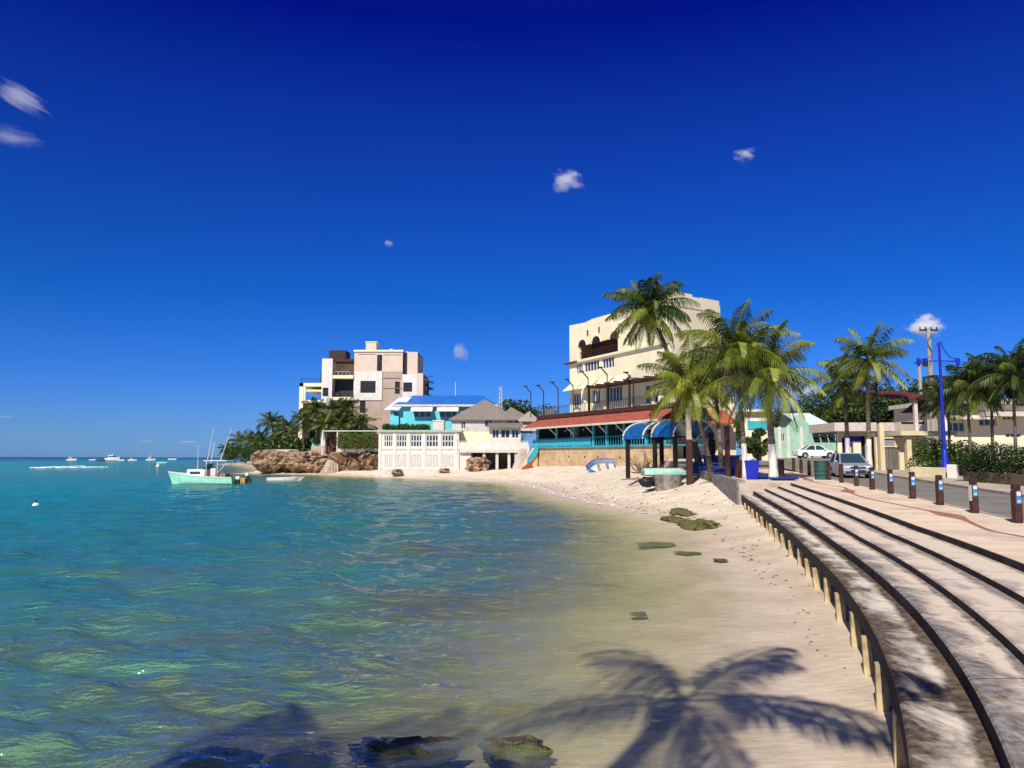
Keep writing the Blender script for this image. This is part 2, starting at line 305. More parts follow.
fm = n.new('ShaderNodeMath'); fm.operation = 'MULTIPLY'; lk(t, fz.outputs[0], fm.inputs[0]); fk = n.new('ShaderNodeMapRange'); fk.inputs[1].default_value = .05; fk.inputs[2].default_value = .6; fk.inputs[3].default_value = .2; fk.inputs[4].default_value = .56; lk(t, ad.outputs['Fac'], fk.inputs[0]); lk(t, fk.outputs[0], fm.inputs[1])
wv = n.new('ShaderNodeMixShader'); lk(t, fm.outputs[0], wv.inputs[0]); lk(t, body.outputs[0], wv.inputs[1]); lk(t, gl.outputs[0], wv.inputs[2])
fade_ = n.new('ShaderNodeMapRange'); fade_.inputs[1].default_value = .0; fade_.inputs[2].default_value = .035; fade_.inputs[3].default_value = .0; lk(t, ad.outputs['Fac'], fade_.inputs[0])
tr2 = n.new('ShaderNodeBsdfTransparent'); wf = n.new('ShaderNodeMixShader'); lk(t, fade_.outputs[0], wf.inputs[0]); lk(t, tr2.outputs[0], wf.inputs[1]); lk(t, wv.outputs[0], wf.inputs[2]); lk(t, wf.outputs[0], n['Material Output'].inputs[0])
X, Y = fan(2.4, 30000, 1300, -62, 58, 700)
ds, sea, _ = polydist(X, Y, S); _, dep = terrain(X, Y)
dep = np.where(sea, np.where(ds > 100, 5, dep), 0)
rad = np.sqrt(X * X + Y * Y); sp = rad * .0073; Z = np.zeros(X.shape); rs = np.random.RandomState(4)
for k in range(46):
    wlen = .22 * (18 ** (k / 45.)); th = R(196) + rs.normal(0, .42); kk = 2 * math.pi / wlen; amp = .0082 * wlen ** .85 * rs.uniform(.6, 1.4)
    ph = (X * math.sin(th) + Y * math.cos(th)) * kk + rs.uniform(0, 6.3) + 1.3 * np.sin((X * math.cos(th * 1.3) + Y * math.sin(th * 1.3)) * kk * .22 + k)
    fade = np.clip((wlen / (sp * 3.2)) - 1, 0, 1) * np.clip(.10 + dep / .7, 0, 1)
    Z += amp * fade * (np.sin(ph) + .3 * np.sin(2 * ph + .8))
grid_obj('sea_water', X, Y, Z * 1.15 + .025, wm, {'depth': dep})

# ------------------------------------------------------------------ land, promenade, steps, road
def strip(name, rows, m, kind='structure'):   # rows: list of point lists (left -> right)
    mb = MB(); k = len(rows[0]); vs = [p for r in rows for p in r]
    mb.add(vs, [(i * k + j, i * k + j + 1, (i + 1) * k + j + 1, (i + 1) * k + j) for i in range(len(rows) - 1) for j in range(k - 1)])
    o = mb.build(name, m); return struct(o) if kind else o
ASPH = mat('asphalt', (.22, .195, .165), .9, (.16, .145, .12), 1.2, bump=.3, bscale=40, c3=(.22, .2, .18), scale3=.4)
GROUND = mat('dry_ground', (.42, .34, .25), .95, (.22, .2, .12), .25, bump=.2)
PAVE = mat('promenade_paving', (.76, .60, .43), .85, (.66, .50, .36), 1.3, bump=.15, bscale=20, c3=(.56, .42, .32), scale3=.5)
INLAY = mat('red_inlay', (.36, .16, .11), .85)
LANDL = [(-60, -30), (-6, -4 + .0), (0, 0), (37.9, 0)]
def landx(Y):
    if Y <= 38: return off(Y, 2.45)
    return float(np.interp(Y, [38.01, 48, 65, 79.6, 90, 105, 112, 119.5, 120.5, 130, 138, 162, 236, 298, 330, 440, 900, 3000], [11.45, 12.75, 14.2, 15.3, 10.6, 3.6, 3.6, 2, -20, -20.5, -43.6, -42, -60, -90, -96, -46, 130, 400]))
def gz(Y, X=0): return PROM + rise(Y)
rows = []
for Y in list(np.arange(-40, 38, 2.)) + [38, 38.02] + list(np.arange(40, 140, 2.)) + list(np.geomspace(140, 3000, 40)):
    xl = landx(Y); zb = gz(Y) - .14; zl = zb if Y < 108 else float(np.interp(Y, [108, 112, 150, 300], [zb, 2.6, 2.2, 1.7]))
    xr = 60 + Y * 1.2; r = [(xl, Y, -.6 if Y > 38.01 else zb - .3)]
    for j in range(14):
        u = (j / 13) ** 1.6; x = xl + .02 + (xr - xl) * u; r.append((x, Y, zl + (zb - zl) * min(1, u * 6)))
    rows.append(r)
strip('ground', rows, GROUND)
# road
def bx(Y): return 12.06 + .2115 * (Y - 18.6)      # line of the bollards
def kx(Y): return 18.9 + .233 * (Y - 28)           # far kerb
rows = []
for Y in list(np.arange(-40, 72, 2.)) + [74, 76, 78, 80, 84, 88, 92, 96]:
    l = bx(Y) + .3; r = kx(Y)
    if Y > 66: l = np.interp(Y, [66, 80], [l, 17]); r = np.interp(Y, [66, 76, 96], [r, 46, 70])
    rows.append([(l + (r - l) * j / 6, Y, gz(Y) - .134) for j in range(7)])
strip('road', rows, ASPH)
# promenade slab
mb = MB(); YS = list(np.arange(-40, 38, 1.)) + [38.0]; rows = []
for Y in YS:
    r0 = off(Y, 2.41); r1 = bx(Y) + .22; z = gz(Y)
    rows.append([(r0, Y, z - .4), (r0, Y, z)] + [(r0 + (r1 - r0) * j / 6, Y, z) for j in range(1, 7)] + [(r1, Y, z - .2)])
strip('promenade', rows, PAVE)
rows = []
for Y in [38.004, 38.01, 39] + list(np.arange(40, 70, 2.)) + [72, 76, 79]:
    r0 = landx(Y + .02) - .05; r1 = min(bx(Y) + .22, 19.2); z = gz(Y) + .002
    rows.append([(r0, Y, z - 1.2), (r0, Y, z)] + [(r0 + (r1 - r0) * j / 6, Y, z) for j in range(1, 7)] + [(r1, Y, z - .2)])
strip('promenade_end', rows, PAVE)
rows = []
for Y in np.arange(-30, 72, 2.):
    z = gz(Y) - .01; rows.append([(kx(Y), Y, z - .2), (kx(Y), Y, z), (kx(Y) + .15, Y, z), (kx(Y) + 3., Y, z), (kx(Y) + 6.5, Y, z)])
strip('pavement', rows, CONC)
# kerb stone on the promenade side
rows = []
for Y in np.arange(-20, 66, 1.5):
    z = gz(Y); x = bx(Y) + .225; rows.append([(x, Y, z + .012), (x + .12, Y, z + .012), (x + .13, Y, z - .2)])
strip('kerb', rows, CONC)
# red inlay ribbon
pts = [gp(*p) for p in [(790, 472.5), (800, 476), (811, 481), (822, 484), (844, 487.5), (849, 492), (866, 498), (900, 505), (940, 513), (962, 519), (976, 525), (992, 531), (1024, 537), (1060, 545), (1110, 560)]]
ctr = []
for i in range(len(pts) - 1):
    p0, p1, p2, p3 = pts[max(i - 1, 0)], pts[i], pts[i + 1], pts[min(i + 2, len(pts) - 1)]
    for k in range(8):
        u = k / 8; ctr.append(.5 * ((2 * p1) + (-p0 + p2) * u + (2 * p0 - 5 * p1 + 4 * p2 - p3) * u * u + (-p0 + 3 * p1 - 3 * p2 + p3) * u ** 3))
rows = []
for i in range(len(ctr) - 1):
    p = ctr[i]; d = (ctr[i + 1] - p); d.z = 0; d.normalize(); s_ = Vector((-d.y, d.x, 0)); w = .06 + .22 * max(0, math.cos((p.y - 20.6) * 2 * math.pi / 10.5)) ** 6
    rows.append([(q.x, q.y, gz(q.y) + .005) for q in (p + s_ * w, p - s_ * w)])
strip('paving_inlay', rows, INLAY)
# stepped terraces
def deckmat(name, lo, hi, base, dirty, seed):
    m = bpy.data.materials.new(name); m.use_nodes = True; t = m.node_tree; n = t.nodes; b = n['Principled BSDF']; b.inputs['Roughness'].default_value = .85; b.inputs['Specular IOR Level'].default_value = .25
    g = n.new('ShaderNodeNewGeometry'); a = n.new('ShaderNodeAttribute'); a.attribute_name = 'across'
    mp = n.new('ShaderNodeMapping'); mp.inputs['Location'].default_value = (seed * 3.7, seed, 0); mp.inputs['Scale'].default_value = (1.6, .8, 1); lk(t, g.outputs['Position'], mp.inputs[0])
    q = n.new('ShaderNodeTexNoise'); q.inputs['Scale'].default_value = 1.1; q.inputs['Detail'].default_value = 9; q.inputs['Roughness'].default_value = .72; q.inputs['Distortion'].default_value = .5; lk(t, mp.outputs[0], q.inputs[0])
    sy = n.new('ShaderNodeSeparateXYZ'); lk(t, g.outputs['Position'], sy.inputs[0])
    yy = n.new('ShaderNodeMapRange'); yy.inputs[1].default_value = 6; yy.inputs[2].default_value = 30; yy.inputs[3].default_value = 0; yy.inputs[4].default_value = -.10; lk(t, sy.outputs[1], yy.inputs[0])
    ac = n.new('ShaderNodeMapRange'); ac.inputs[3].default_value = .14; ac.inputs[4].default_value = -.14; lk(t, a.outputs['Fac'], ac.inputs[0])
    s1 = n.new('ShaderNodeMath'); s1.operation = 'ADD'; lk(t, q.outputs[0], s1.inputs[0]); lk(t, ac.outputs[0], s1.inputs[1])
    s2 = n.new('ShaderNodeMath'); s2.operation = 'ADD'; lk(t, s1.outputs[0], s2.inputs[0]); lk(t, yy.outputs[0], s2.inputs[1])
    fo = n.new('ShaderNodeMapRange'); fo.inputs[1].default_value = .68; fo.inputs[2].default_value = .98; fo.inputs[4].default_value = .42; lk(t, a.outputs['Fac'], fo.inputs[0]); s3 = n.new('ShaderNodeMath'); s3.operation = 'ADD'; lk(t, s2.outputs[0], s3.inputs[0]); lk(t, fo.outputs[0], s3.inputs[1])  # tread colour darkened towards the next riser's foot, widening its dark band
    r = n.new('ShaderNodeMapRange'); r.inputs[1].default_value = lo; r.inputs[2].default_value = hi; lk(t, s3.outputs[0], r.inputs[0])
    f = n.new('ShaderNodeTexNoise'); f.inputs['Scale'].default_value = 9; f.inputs['Detail'].default_value = 8; f.inputs['Roughness'].default_value = .7; lk(t, g.outputs['Position'], f.inputs[0])
    mxb = n.new('ShaderNodeMixRGB'); mxb.inputs[1].default_value = (*base, 1); mxb.inputs[2].default_value = (*[v * .72 for v in base], 1); lk(t, f.outputs[0], mxb.inputs[0])
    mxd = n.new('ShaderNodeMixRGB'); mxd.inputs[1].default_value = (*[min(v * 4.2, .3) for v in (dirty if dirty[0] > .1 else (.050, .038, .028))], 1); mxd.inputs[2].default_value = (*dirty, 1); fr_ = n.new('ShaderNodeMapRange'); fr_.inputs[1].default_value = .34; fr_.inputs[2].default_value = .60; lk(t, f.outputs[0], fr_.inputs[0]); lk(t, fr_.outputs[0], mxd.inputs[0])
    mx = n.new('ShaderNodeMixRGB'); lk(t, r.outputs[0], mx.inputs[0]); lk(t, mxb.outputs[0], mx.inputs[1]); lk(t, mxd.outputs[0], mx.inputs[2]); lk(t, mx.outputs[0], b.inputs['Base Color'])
    jd = n.new('ShaderNodeMath'); jd.operation = 'DIVIDE'; jd.inputs[1].default_value = 2.35; lk(t, sy.outputs[1], jd.inputs[0]); jf = n.new('ShaderNodeMath'); jf.operation = 'FRACT'; lk(t, jd.outputs[0], jf.inputs[0])
    jl = n.new('ShaderNodeMath'); jl.operation = 'LESS_THAN'; jl.inputs[1].default_value = .007; lk(t, jf.outputs[0], jl.inputs[0]); jm = n.new('ShaderNodeMixRGB'); lk(t, jl.outputs[0], jm.inputs[0]); lk(t, mx.outputs[0], jm.inputs[1]); jm.inputs[2].default_value = (.05, .035, .028, 1); lk(t, jm.outputs[0], b.inputs['Base Color'])
    bp = n.new('ShaderNodeBump'); bp.inputs['Strength'].default_value = .5; bp.inputs['Distance'].default_value = .02; lk(t, f.outputs[0], bp.inputs['Height']); lk(t, bp.outputs[0], b.inputs['Normal'])
    return m
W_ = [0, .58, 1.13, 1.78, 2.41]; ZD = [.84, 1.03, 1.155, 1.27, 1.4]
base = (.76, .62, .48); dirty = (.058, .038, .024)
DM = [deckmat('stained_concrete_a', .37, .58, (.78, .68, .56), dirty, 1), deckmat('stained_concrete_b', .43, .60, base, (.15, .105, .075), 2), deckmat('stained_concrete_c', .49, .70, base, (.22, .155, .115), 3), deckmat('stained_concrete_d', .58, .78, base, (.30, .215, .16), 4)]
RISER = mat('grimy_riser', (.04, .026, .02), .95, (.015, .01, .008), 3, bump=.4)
Yd = list(np.arange(-30, 0, 1.5)) + list(np.arange(0, 38, .4)) + [38.]
rs = np.random.RandomState(8)
for i in range(4):
    mb = MB(); vs = []; acr = []
    nose = .04
    for Y in Yd:
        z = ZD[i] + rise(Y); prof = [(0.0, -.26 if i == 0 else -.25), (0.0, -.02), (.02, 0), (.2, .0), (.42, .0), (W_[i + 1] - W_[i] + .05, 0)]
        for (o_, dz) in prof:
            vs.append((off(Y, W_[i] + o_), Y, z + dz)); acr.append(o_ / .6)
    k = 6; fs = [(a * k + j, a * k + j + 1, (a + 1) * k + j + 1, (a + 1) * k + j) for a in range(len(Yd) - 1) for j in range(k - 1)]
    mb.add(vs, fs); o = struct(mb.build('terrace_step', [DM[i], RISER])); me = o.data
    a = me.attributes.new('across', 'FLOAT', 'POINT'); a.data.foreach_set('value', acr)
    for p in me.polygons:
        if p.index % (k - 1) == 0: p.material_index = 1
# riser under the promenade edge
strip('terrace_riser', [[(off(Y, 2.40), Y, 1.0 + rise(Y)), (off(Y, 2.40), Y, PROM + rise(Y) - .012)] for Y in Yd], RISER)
# end faces of the terraces (start of the promenade end)
strip('terrace_end', [[(edge(38) - .1, 38.0, z), (off(38, 2.5), 38.0, z)] for z in (-.2, 1.4 + rise(38))], CONC)
strip('retaining_wall', [[(off(Y, .75), Y, -.5), (off(Y, .75), Y, ZD[0] + rise(Y) - .02)] for Y in Yd], mat('dark_wet_wall', (.05, .04, .032), .8, (.02, .016, .014), 1.5))
PILE = mat('pile_concrete', (.58, .45, .24), .9, (.26, .19, .10), 3, bump=.5, stretch=(1, 1, .6))
k = 0; Y = 4.6
while Y < 37.5:
    s_ = random.Random(k); x = off(Y, s_.uniform(.01, .05)); w = .06 + s_.uniform(0, .02)
    mb = MB(); z1 = ZD[0] + rise(Y) - .262 + s_.uniform(-.03, 0)
    ang = math.atan2(1, dedge(Y))
    mb.box(-w * s_.uniform(1, 1.6), w * 1.2, -w, w, -.5 + 0, z1); 
    o = mb.build('support_pile', PILE, bevel=.012); o.location = (x, Y, 0); o.rotation_euler = (R(s_.uniform(-2, 2)), 0, ang)
    tag(o, ORD[k] + ' stubby concrete pile from the near end under the lowest terrace edge', 'pile', 'piles under the terrace edge'); k += 1
    Y += 1.55 + s_.uniform(-.2, .25)

# ------------------------------------------------------------------ foliage generators
def palm(base, crown, n=22, L=3.2, seed=1, label='', mtl=None, tr=.16, wind=(0, 0), lw=.05, nl=30, paint=0., up=1.0, group=None, droopy=1.0, tone=.5, nuts=False):
    rnd = random.Random(seed); base = Vector(base); crown = Vector(crown); mtl = mtl or PALML
    root = empty('palm_tree', base, 0, label, 'palm tree', group)
    c = crown - base; H = c.length; mid = Vector((c.x * .25, c.y * .25, c.z * .5)); pts = []; rd = []
    for i in range(15):
        u = i / 14; pts.append((1 - u) ** 2 * Vector((0, 0, -.1)) + 2 * u * (1 - u) * mid + u * u * c); rd.append(tr * (1.25 - .55 * u + .55 * max(0, 1 - u * 9)) * (1 + .04 * (i % 2)))
    mb = MB(); mb.tube(pts, rd, 10); tk = mb.build('trunk', TRUNK, root, smooth=True)
    if paint:
        m2 = MB(); q = [p for p in pts if p.z < paint + .3]; m2.tube(q, [r * 1.06 for r in rd[:len(q)]], 10); m2.build('white_painted_base', WHITE, root, smooth=True)
    mb = MB()
    for i in range(n):
        u = (i + .5) / n; az = i * 2.39996 + rnd.uniform(-.25, .25); el = R(80) * (1 - u) ** .9 * up - R(42) * u ** 1.3 * droopy + rnd.uniform(-.1, .1)
        l = L * rnd.uniform(.85, 1.08) * (.8 + .2 * math.sin(u * 3.1)); ns = 12; p = c.copy() + Vector((0, 0, .1)); d0 = Vector((math.cos(az) * math.cos(el), math.sin(az) * math.cos(el), math.sin(el)))
        bend = rnd.uniform(1.05, 1.55) * droopy * (.65 + .5 * u); P = [p.copy()]; D = []
        for sgm in range(ns):
            u2 = (sgm + 1) / ns; d = (d0 + Vector((wind[0] * u2, wind[1] * u2, -bend * u2 ** 1.5))).normalized(); D.append(d); p = p + d * (l / ns); P.append(p.copy())
        D.append(D[-1])
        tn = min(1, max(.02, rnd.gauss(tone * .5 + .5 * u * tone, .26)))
        mb2 = MB(); mb2.tube(P, [.030 * (1 - .85 * k / ns) + .006 for k in range(ns + 1)], 4, cap=False); mb.v, mb.f, mb.t, off_ = mb.v, mb.f, mb.t, len(mb.v)
        mb.v += mb2.v; mb.f += [tuple(i_ + off_ for i_ in f) for f in mb2.f]; mb.t += [min(1, tn + .3)] * len(mb2.f)
        for j in range(nl):
            s_ = .12 + .88 * (j + .5) / nl; q = s_ * ns; k = min(int(q), ns - 1); fr_ = q - k; pp = P[k].lerp(P[k + 1], fr_); dd = D[k].lerp(D[k + 1], fr_).normalized()
            side = dd.cross(Vector((0, 0, 1)));
            if side.length < .05: side = Vector((math.sin(az), -math.cos(az), 0))
            side.normalize(); upv = side.cross(dd).normalized(); ll = l * .30 * (math.sin(math.pi * min(1, .12 + s_ * .86)) ** .6 + .05) * rnd.uniform(.85, 1.1)
            for sg in (1, -1):
                dl = (side * sg * .8 + dd * .55 + upv * rnd.uniform(-.1, .25) + Vector((0, 0, -.35 * droopy)) + Vector((wind[0], wind[1], 0)) * .5).normalized()
                m_ = pp + dl * ll * .5; e_ = pp + (dl + Vector((0, 0, -.55 * droopy))).normalized() * ll
                w = (dd * .6 + upv * .3 * sg).normalized() * lw * .5; tt = min(1, max(.02, tn + rnd.uniform(-.15, .15)))
                mb.add([pp - w * .5, pp + w * .5, m_ + w, m_ - w, e_], [(0, 1, 2, 3), (3, 2, 4)], tt)
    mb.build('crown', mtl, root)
    if nuts:
        for i in range(7):
            a = i * 2.4; MB().ico(c + Vector((math.cos(a) * .26, math.sin(a) * .26, -.12 - .1 * (i % 3))), .15, (1, 1, 1.2), 0, 2).build('coconut', mat('coconut_husk', (.20, .19, .05), .6, (.24, .12, .04), 3), root, smooth=True)
        for i in range(3):
            a = seed + i * 2.1; dv = Vector((math.cos(a), math.sin(a), 0)); m4 = MB(); Pd = [c + dv * (.15 + .75 * math.sin(u_ * 1.5) * 1.1) + Vector((0, 0, .05 - 2.3 * u_ ** 1.3)) for u_ in np.linspace(0, 1, 8)]; m4.tube(Pd, [.03 - .003 * k for k in range(8)], 4)
            for j in range(34):
                q = (j / 34) * 6.9; k = int(q); pp = Pd[k].lerp(Pd[k + 1], q - k); sd2 = Vector((-dv.y, dv.x, 0)) * (1 if j % 2 else -1); e_ = pp + sd2 * rnd.uniform(.15, .4) + Vector((0, 0, -rnd.uniform(.4, .75))); w = Vector((.02, .02, 0)); m4.add([pp - w, pp + w, e_], [(0, 1, 2)])
            m4.build('dead_frond', TWIG, root)
    return root
def leaf_blob(mb, c, r, n, size, rnd, base_tone=.4):
    c = Vector(c)
    for _ in range(n):
        while True:
            q = Vector((rnd.uniform(-1, 1), rnd.uniform(-1, 1), rnd.uniform(-1, 1)))
            if .3 < q.length < 1: break
        p = c + Vector((q.x * r[0], q.y * r[1], q.z * r[2])); a = Vector((rnd.gauss(0, 1), rnd.gauss(0, 1), rnd.gauss(0, .6))).normalized(); b_ = a.cross(Vector((rnd.gauss(0, 1), rnd.gauss(0, 1), rnd.gauss(0, 1)))).normalized()
        s = size * rnd.uniform(.6, 1.3); a *= s; b_ *= s * .45; mb.add([p - a, p + b_, p + a, p - b_], [(0, 1, 2, 3)], max(.02, min(1, rnd.gauss(base_tone, .25))))
def tree(base, H, rad, seed, label, nblob=14, leaf=.16, nleaf=260, group=None, flat=.6, trunk_r=.14, low=.35, name='leafy_tree', cat='tree', tone=.4, sx=1., sy=1.):
    rnd = random.Random(seed); root = empty(name, base, 0, label, cat, group); mb = MB(); tb = MB()
    top = Vector((0, 0, H * .62)); tb.tube([(0, 0, -.2), (rnd.uniform(-.1, .1), 0, H * .3), top], [trunk_r * 1.3, trunk_r, trunk_r * .6], 8)
    for i in range(nblob):
        a = i * 2.4; rr_ = rad * math.sqrt((i + .5) / nblob) * .8; z = H * low + (H * (1 - low)) * rnd.uniform(.15, .9) * (1 - .35 * (rr_ / rad) ** 2); q = (math.cos(a) * rr_ * sx, math.sin(a) * rr_ * sy, z); br = rad * rnd.uniform(.28, .46)
        leaf_blob(mb, q, (br, br, br * flat), nleaf, leaf, rnd, tone + rnd.uniform(-.15, .15)); tb.tube([(0, 0, H * .25), (q[0] * .5, q[1] * .5, H * .3 + z * .3), q], [trunk_r * .5, trunk_r * .3, .02], 5)
    tb.build('trunk', BARK, root, smooth=True); mb.build('crown', LEAF, root); return root
def hedge(p0, p1, w, h, label, seed, leaf=.09, dens=900, name='hedge', z=None, tone=.35, cat='hedge'):
    rnd = random.Random(seed); p0 = Vector(p0); p1 = Vector(p1); L = (p1 - p0).length; ang = math.atan2(p1.y - p0.y, p1.x - p0.x); root = empty(name, p0, ang, label, cat)
    slope = (p1.z - p0.z) / L
    tb = MB(); k = max(3, int(L / .7))
    for i in range(k): x = L * (i + .5) / k; tb.tube([(x, 0, slope * x - .1), (x + rnd.uniform(-.2, .2), rnd.uniform(-.1, .1), slope * x + h * .8)], [.04, .015], 5)
    tb.build('stems', BARK, root)
    mb = MB(); k = max(2, int(L / (h * .45)))
    for i in range(k):
        x = L * (i + .5) / k
        for j in range(2): leaf_blob(mb, (x + rnd.uniform(-.2, .2), rnd.uniform(-.1, .1) * w, slope * x + h * (.3 + .36 * j) + rnd.uniform(-.08, .08) * h), (h * .42, w * .55, h * .34), int(dens * h * h / 8) + 60, leaf, rnd, tone + rnd.uniform(-.1, .12))
    mb.build('foliage', LEAF, root); return root

# ------------------------------------------------------------------ shared building pieces
DGLASS = mat('dim_glass', (.03, .03, .03), .4, (.015, .015, .015), 2, spec=.3)
def window(parent, x0, x1, z0, z1, y, d=.12, frame=.06, mull=1, trans=0, fm=None, glass=None, name='window'):
    """framed window whose frame stands around y (outside is -y)"""
    f = MB(); f.box(x0, x1, y - .03, y + .05, z0, z0 + frame); f.box(x0, x1, y - .03, y + .05, z1 - frame, z1); f.box(x0, x0 + frame, y - .03, y + .05, z0 + frame, z1 - frame); f.box(x1 - frame, x1, y - .03, y + .05, z0 + frame, z1 - frame)
    for k in range(mull): xx = x0 + (x1 - x0) * (k + 1) / (mull + 1); f.box(xx - frame / 2, xx + frame / 2, y - .025, y + .045, z0 + frame, z1 - frame)
    for k in range(trans): zz = z0 + (z1 - z0) * (k + 1) / (trans + 1); f.box(x0 + frame, x1 - frame, y - .02, y + .04, zz - frame / 2, zz + frame / 2)
    w = f.build(name, fm or WHITE, parent); MB().box(x0 + frame * .5, x1 - frame * .5, y + .052, y + .07, z0 + frame * .5, z1 - frame * .5).build('pane', glass or (DGLASS if fm is DARKP else GLASSB), w); return w
def rail(mb, x0, x1, z0, z1, y, n, r=.03):
    mb.box(x0, x1, y - r, y + r, z1 - .05, z1); mb.box(x0, x1, y - r, y + r, z0, z0 + .05)
    for k in range(n): xx = x0 + (x1 - x0) * k / max(1, n - 1); mb.box(xx - r * .6, xx + r * .6, y - r * .6, y + r * .6, z0 + .05, z1 - .05)
    return mb

# ------------------------------------------------------------------ hotel with the seaside restaurant
HA = Vector((2.9, 105, 0)); HU = Vector((12.1, -25.4, 0)).normalized(); HV = Vector((-HU.y, HU.x, 0)); HANG = math.atan2(HU.y, HU.x)
def hs(px, py, yl, O=HA, U=HU, V=HV):
    a, b = ray(px, py); o = O + V * yl; s_ = (a * o.y - o.x) / (U.x - a * U.y); Yw = o.y + s_ * U.y; return s_, EYE + b * Yw
hotel = empty('hotel', HA, HANG, 'large cream hotel with arched loggia and red awning over a turquoise seaside restaurant', 'hotel')
LEN = 28.1
pw = MB(); pw.box(-.4, LEN + 2.5, 0, .5, .2, 4.05); pw.box(-.4, .1, .5, 9, .2, 4.05); pw.build('podium_wall', mat('rough_ochre_wall', (.60, .42, .23), .95, (.42, .28, .16), .8, bump=.5), hotel)
for px, py in [(569, 456.5), (585, 457), (598, 457), (620, 457.5)]:
    s_, z_ = hs(px, py, 0); MB().tube([(s_, -.04, z_), (s_, .02, z_)], .13, 10).build('drain_hole', DARKW, hotel)
MB().box(-.6, LEN + 2.5, -.25, 4.5, 4.05, 4.17).build('restaurant_floor', TURQ, hotel)
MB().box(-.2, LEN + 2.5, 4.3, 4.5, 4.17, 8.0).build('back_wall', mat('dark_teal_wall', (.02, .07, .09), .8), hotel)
posts = [hs(px, 440, 0)[0] for px in (538, 556.6, 574, 593.5, 606.7, 624, 646, 664)]
for s_ in posts:
    m = MB(); m.box(s_ - .12, s_ + .12, -.1, .12, 4.17, 6.85); m.build('post', TURQ, hotel)
    MB().bar((s_, -.02, 5.6), (s_ - .2, -1.15, 6.65), .09).build('brace', CREAM, hotel)
m = MB(); rail(m, -.1, LEN + 2, 4.22, 5.25, -.02, 60, .035); m.box(-.1, 15, -.012, .012, 4.3, 5.1); m.build('restaurant_railing', TURQ, hotel)
for s_ in posts[1:]: MB().box(s_ + .3, s_ + 1.1, 1.6, 2.2, 4.17, 4.95).build('table', BROWNW, hotel)
MB().box(-.2, 0, .55, 4.29, 4.17, 7.94).build('end_wall', mat('dark_teal_wall', (.02, .07, .09), .8), hotel)
for k, s_ in enumerate(posts[1:9]): MB().ico((s_ + .7, .9, 6.2), .11, sub=1).build('pendant_lamp', WHITE, hotel)
aw = MB()
aw.add([(-1.0, -1.35, 6.70), (LEN + 2, -1.35, 6.70), (LEN + 2, 1.1, 8.0), (-.8, 1.1, 8.0), (-1.0, -1.35, 6.62), (LEN + 2, -1.35, 6.62), (LEN + 2, 1.1, 7.9), (-.8, 1.1, 7.9)], [(0, 1, 2, 3), (7, 6, 5, 4), (0, 4, 5, 1), (0, 3, 7, 4), (1, 5, 6, 2)])
aw.build('awning', REDR, hotel)
MB().box(-1.02, LEN + 2, -1.42, -1.352, 6.50, 6.72).build('awning_valance', WHITE2, hotel)
MB().box(-.2, LEN + 3, 1.1, 5, 7.95, 8.1).build('terrace_slab', WHITE2, hotel); MB().box(-.4, LEN + 3, .75, 1.05, 7.95, 8.42).build('terrace_beam', BROWNW, hotel)
m = MB(); rail(m, -.2, LEN + 3, 8.45, 9.5, 1.15, 70, .03); m.build('terrace_railing', DARKP, hotel)
MB().box(.2, 3.9, 1.22, 1.26, 8.5, 9.35).build('railing_screen', mat('grey_screen', (.22, .22, .21), .7), hotel)
m = MB(); m.box(-.2, .1, 1.1, 10, 8.1, 8.4); m.build('terrace_side_beam', BROWNW, hotel)
for px, pt in [(530.8, 386), (543.5, 385), (558, 382), (573, 379), (588, 371), (607, 367), (633, 372)]:
    s_, zt = hs(px, pt, .9); sb = 8.35
    m = MB(); m.tube([(s_, .9, sb), (s_, .9, zt - .9), (s_ - .05, .85, zt - .75)], .075, 6); m.tube([(s_, .9, zt - .9), (s_ - .55, .4, zt - .05)], .085, 6); m.box(s_ - .9, s_ - .35, .2, .55, zt - .08, zt + .05); m.build('lamp_mast', DARKP, hotel)
# upper block: footprint in hotel coordinates
def hl(p): d = Vector((p[0], p[1], 0)) - HA; return d.dot(HU), d.dot(HV)
P1, P2, P3, P4 = (7.7, 102), (17.0, 82.4), (24.0, 87.6), (16.5, 108)
l1, l2, l3, l4 = map(hl, (P1, P2, P3, P4))
y0 = (l1[1] + l2[1]) / 2
def H(px, py): return hs(px, py, y0)
s0 = l1[0]; s1 = l2[0]
zt = H(571, 325)[1]
holes = []
def hole(pa, pb, ya, yb):
    a = H(pa, (ya + yb) / 2)[0]; b = H(pb, (ya + yb) / 2)[0]; mx = (pa + pb) / 2; h = (a, b, H(mx, yb)[1], H(mx, ya)[1]); holes.append(h); return h
arch = hole(579, 618, 341.5, 355.5)
w2 = [hole(a, b, t, bt) for a, b, t, bt in [(576, 582.5, 363, 374), (584, 599, 360.5, 371.5), (602, 614, 357, 368.5)]]
w1 = [hole(a, b, t, bt) for a, b, t, bt in [(573, 581, 393, 407), (592, 600, 389, 404), (606, 622, 386, 402)]]
w0 = [hole(645, 658, 384, 403)]
fw = MB(); fw.wall(s0, s1, 8.1, zt - .6, holes, y0, y0 + .35)
fw.build('sea_facade', CREAM, hotel)
# parapet line, rising to the corner in soft steps
par = MB(); prof = []
for px, py in [(571, 325), (585, 322.5), (592, 319), (606, 315), (628, 309), (640, 305), (652, 299), (660, 297), (671, 298)]:
    s_, z_ = H(px, py); prof.append((min(max(s_, s0), s1), z_))
prof[0] = (s0, prof[0][1]); prof[-1] = (s1, prof[-1][1])
par.yprism([(s0, zt - .6)] + prof + [(s1, zt - .6)], y0, y0 + .35); par.build('parapet', CREAM, hotel)
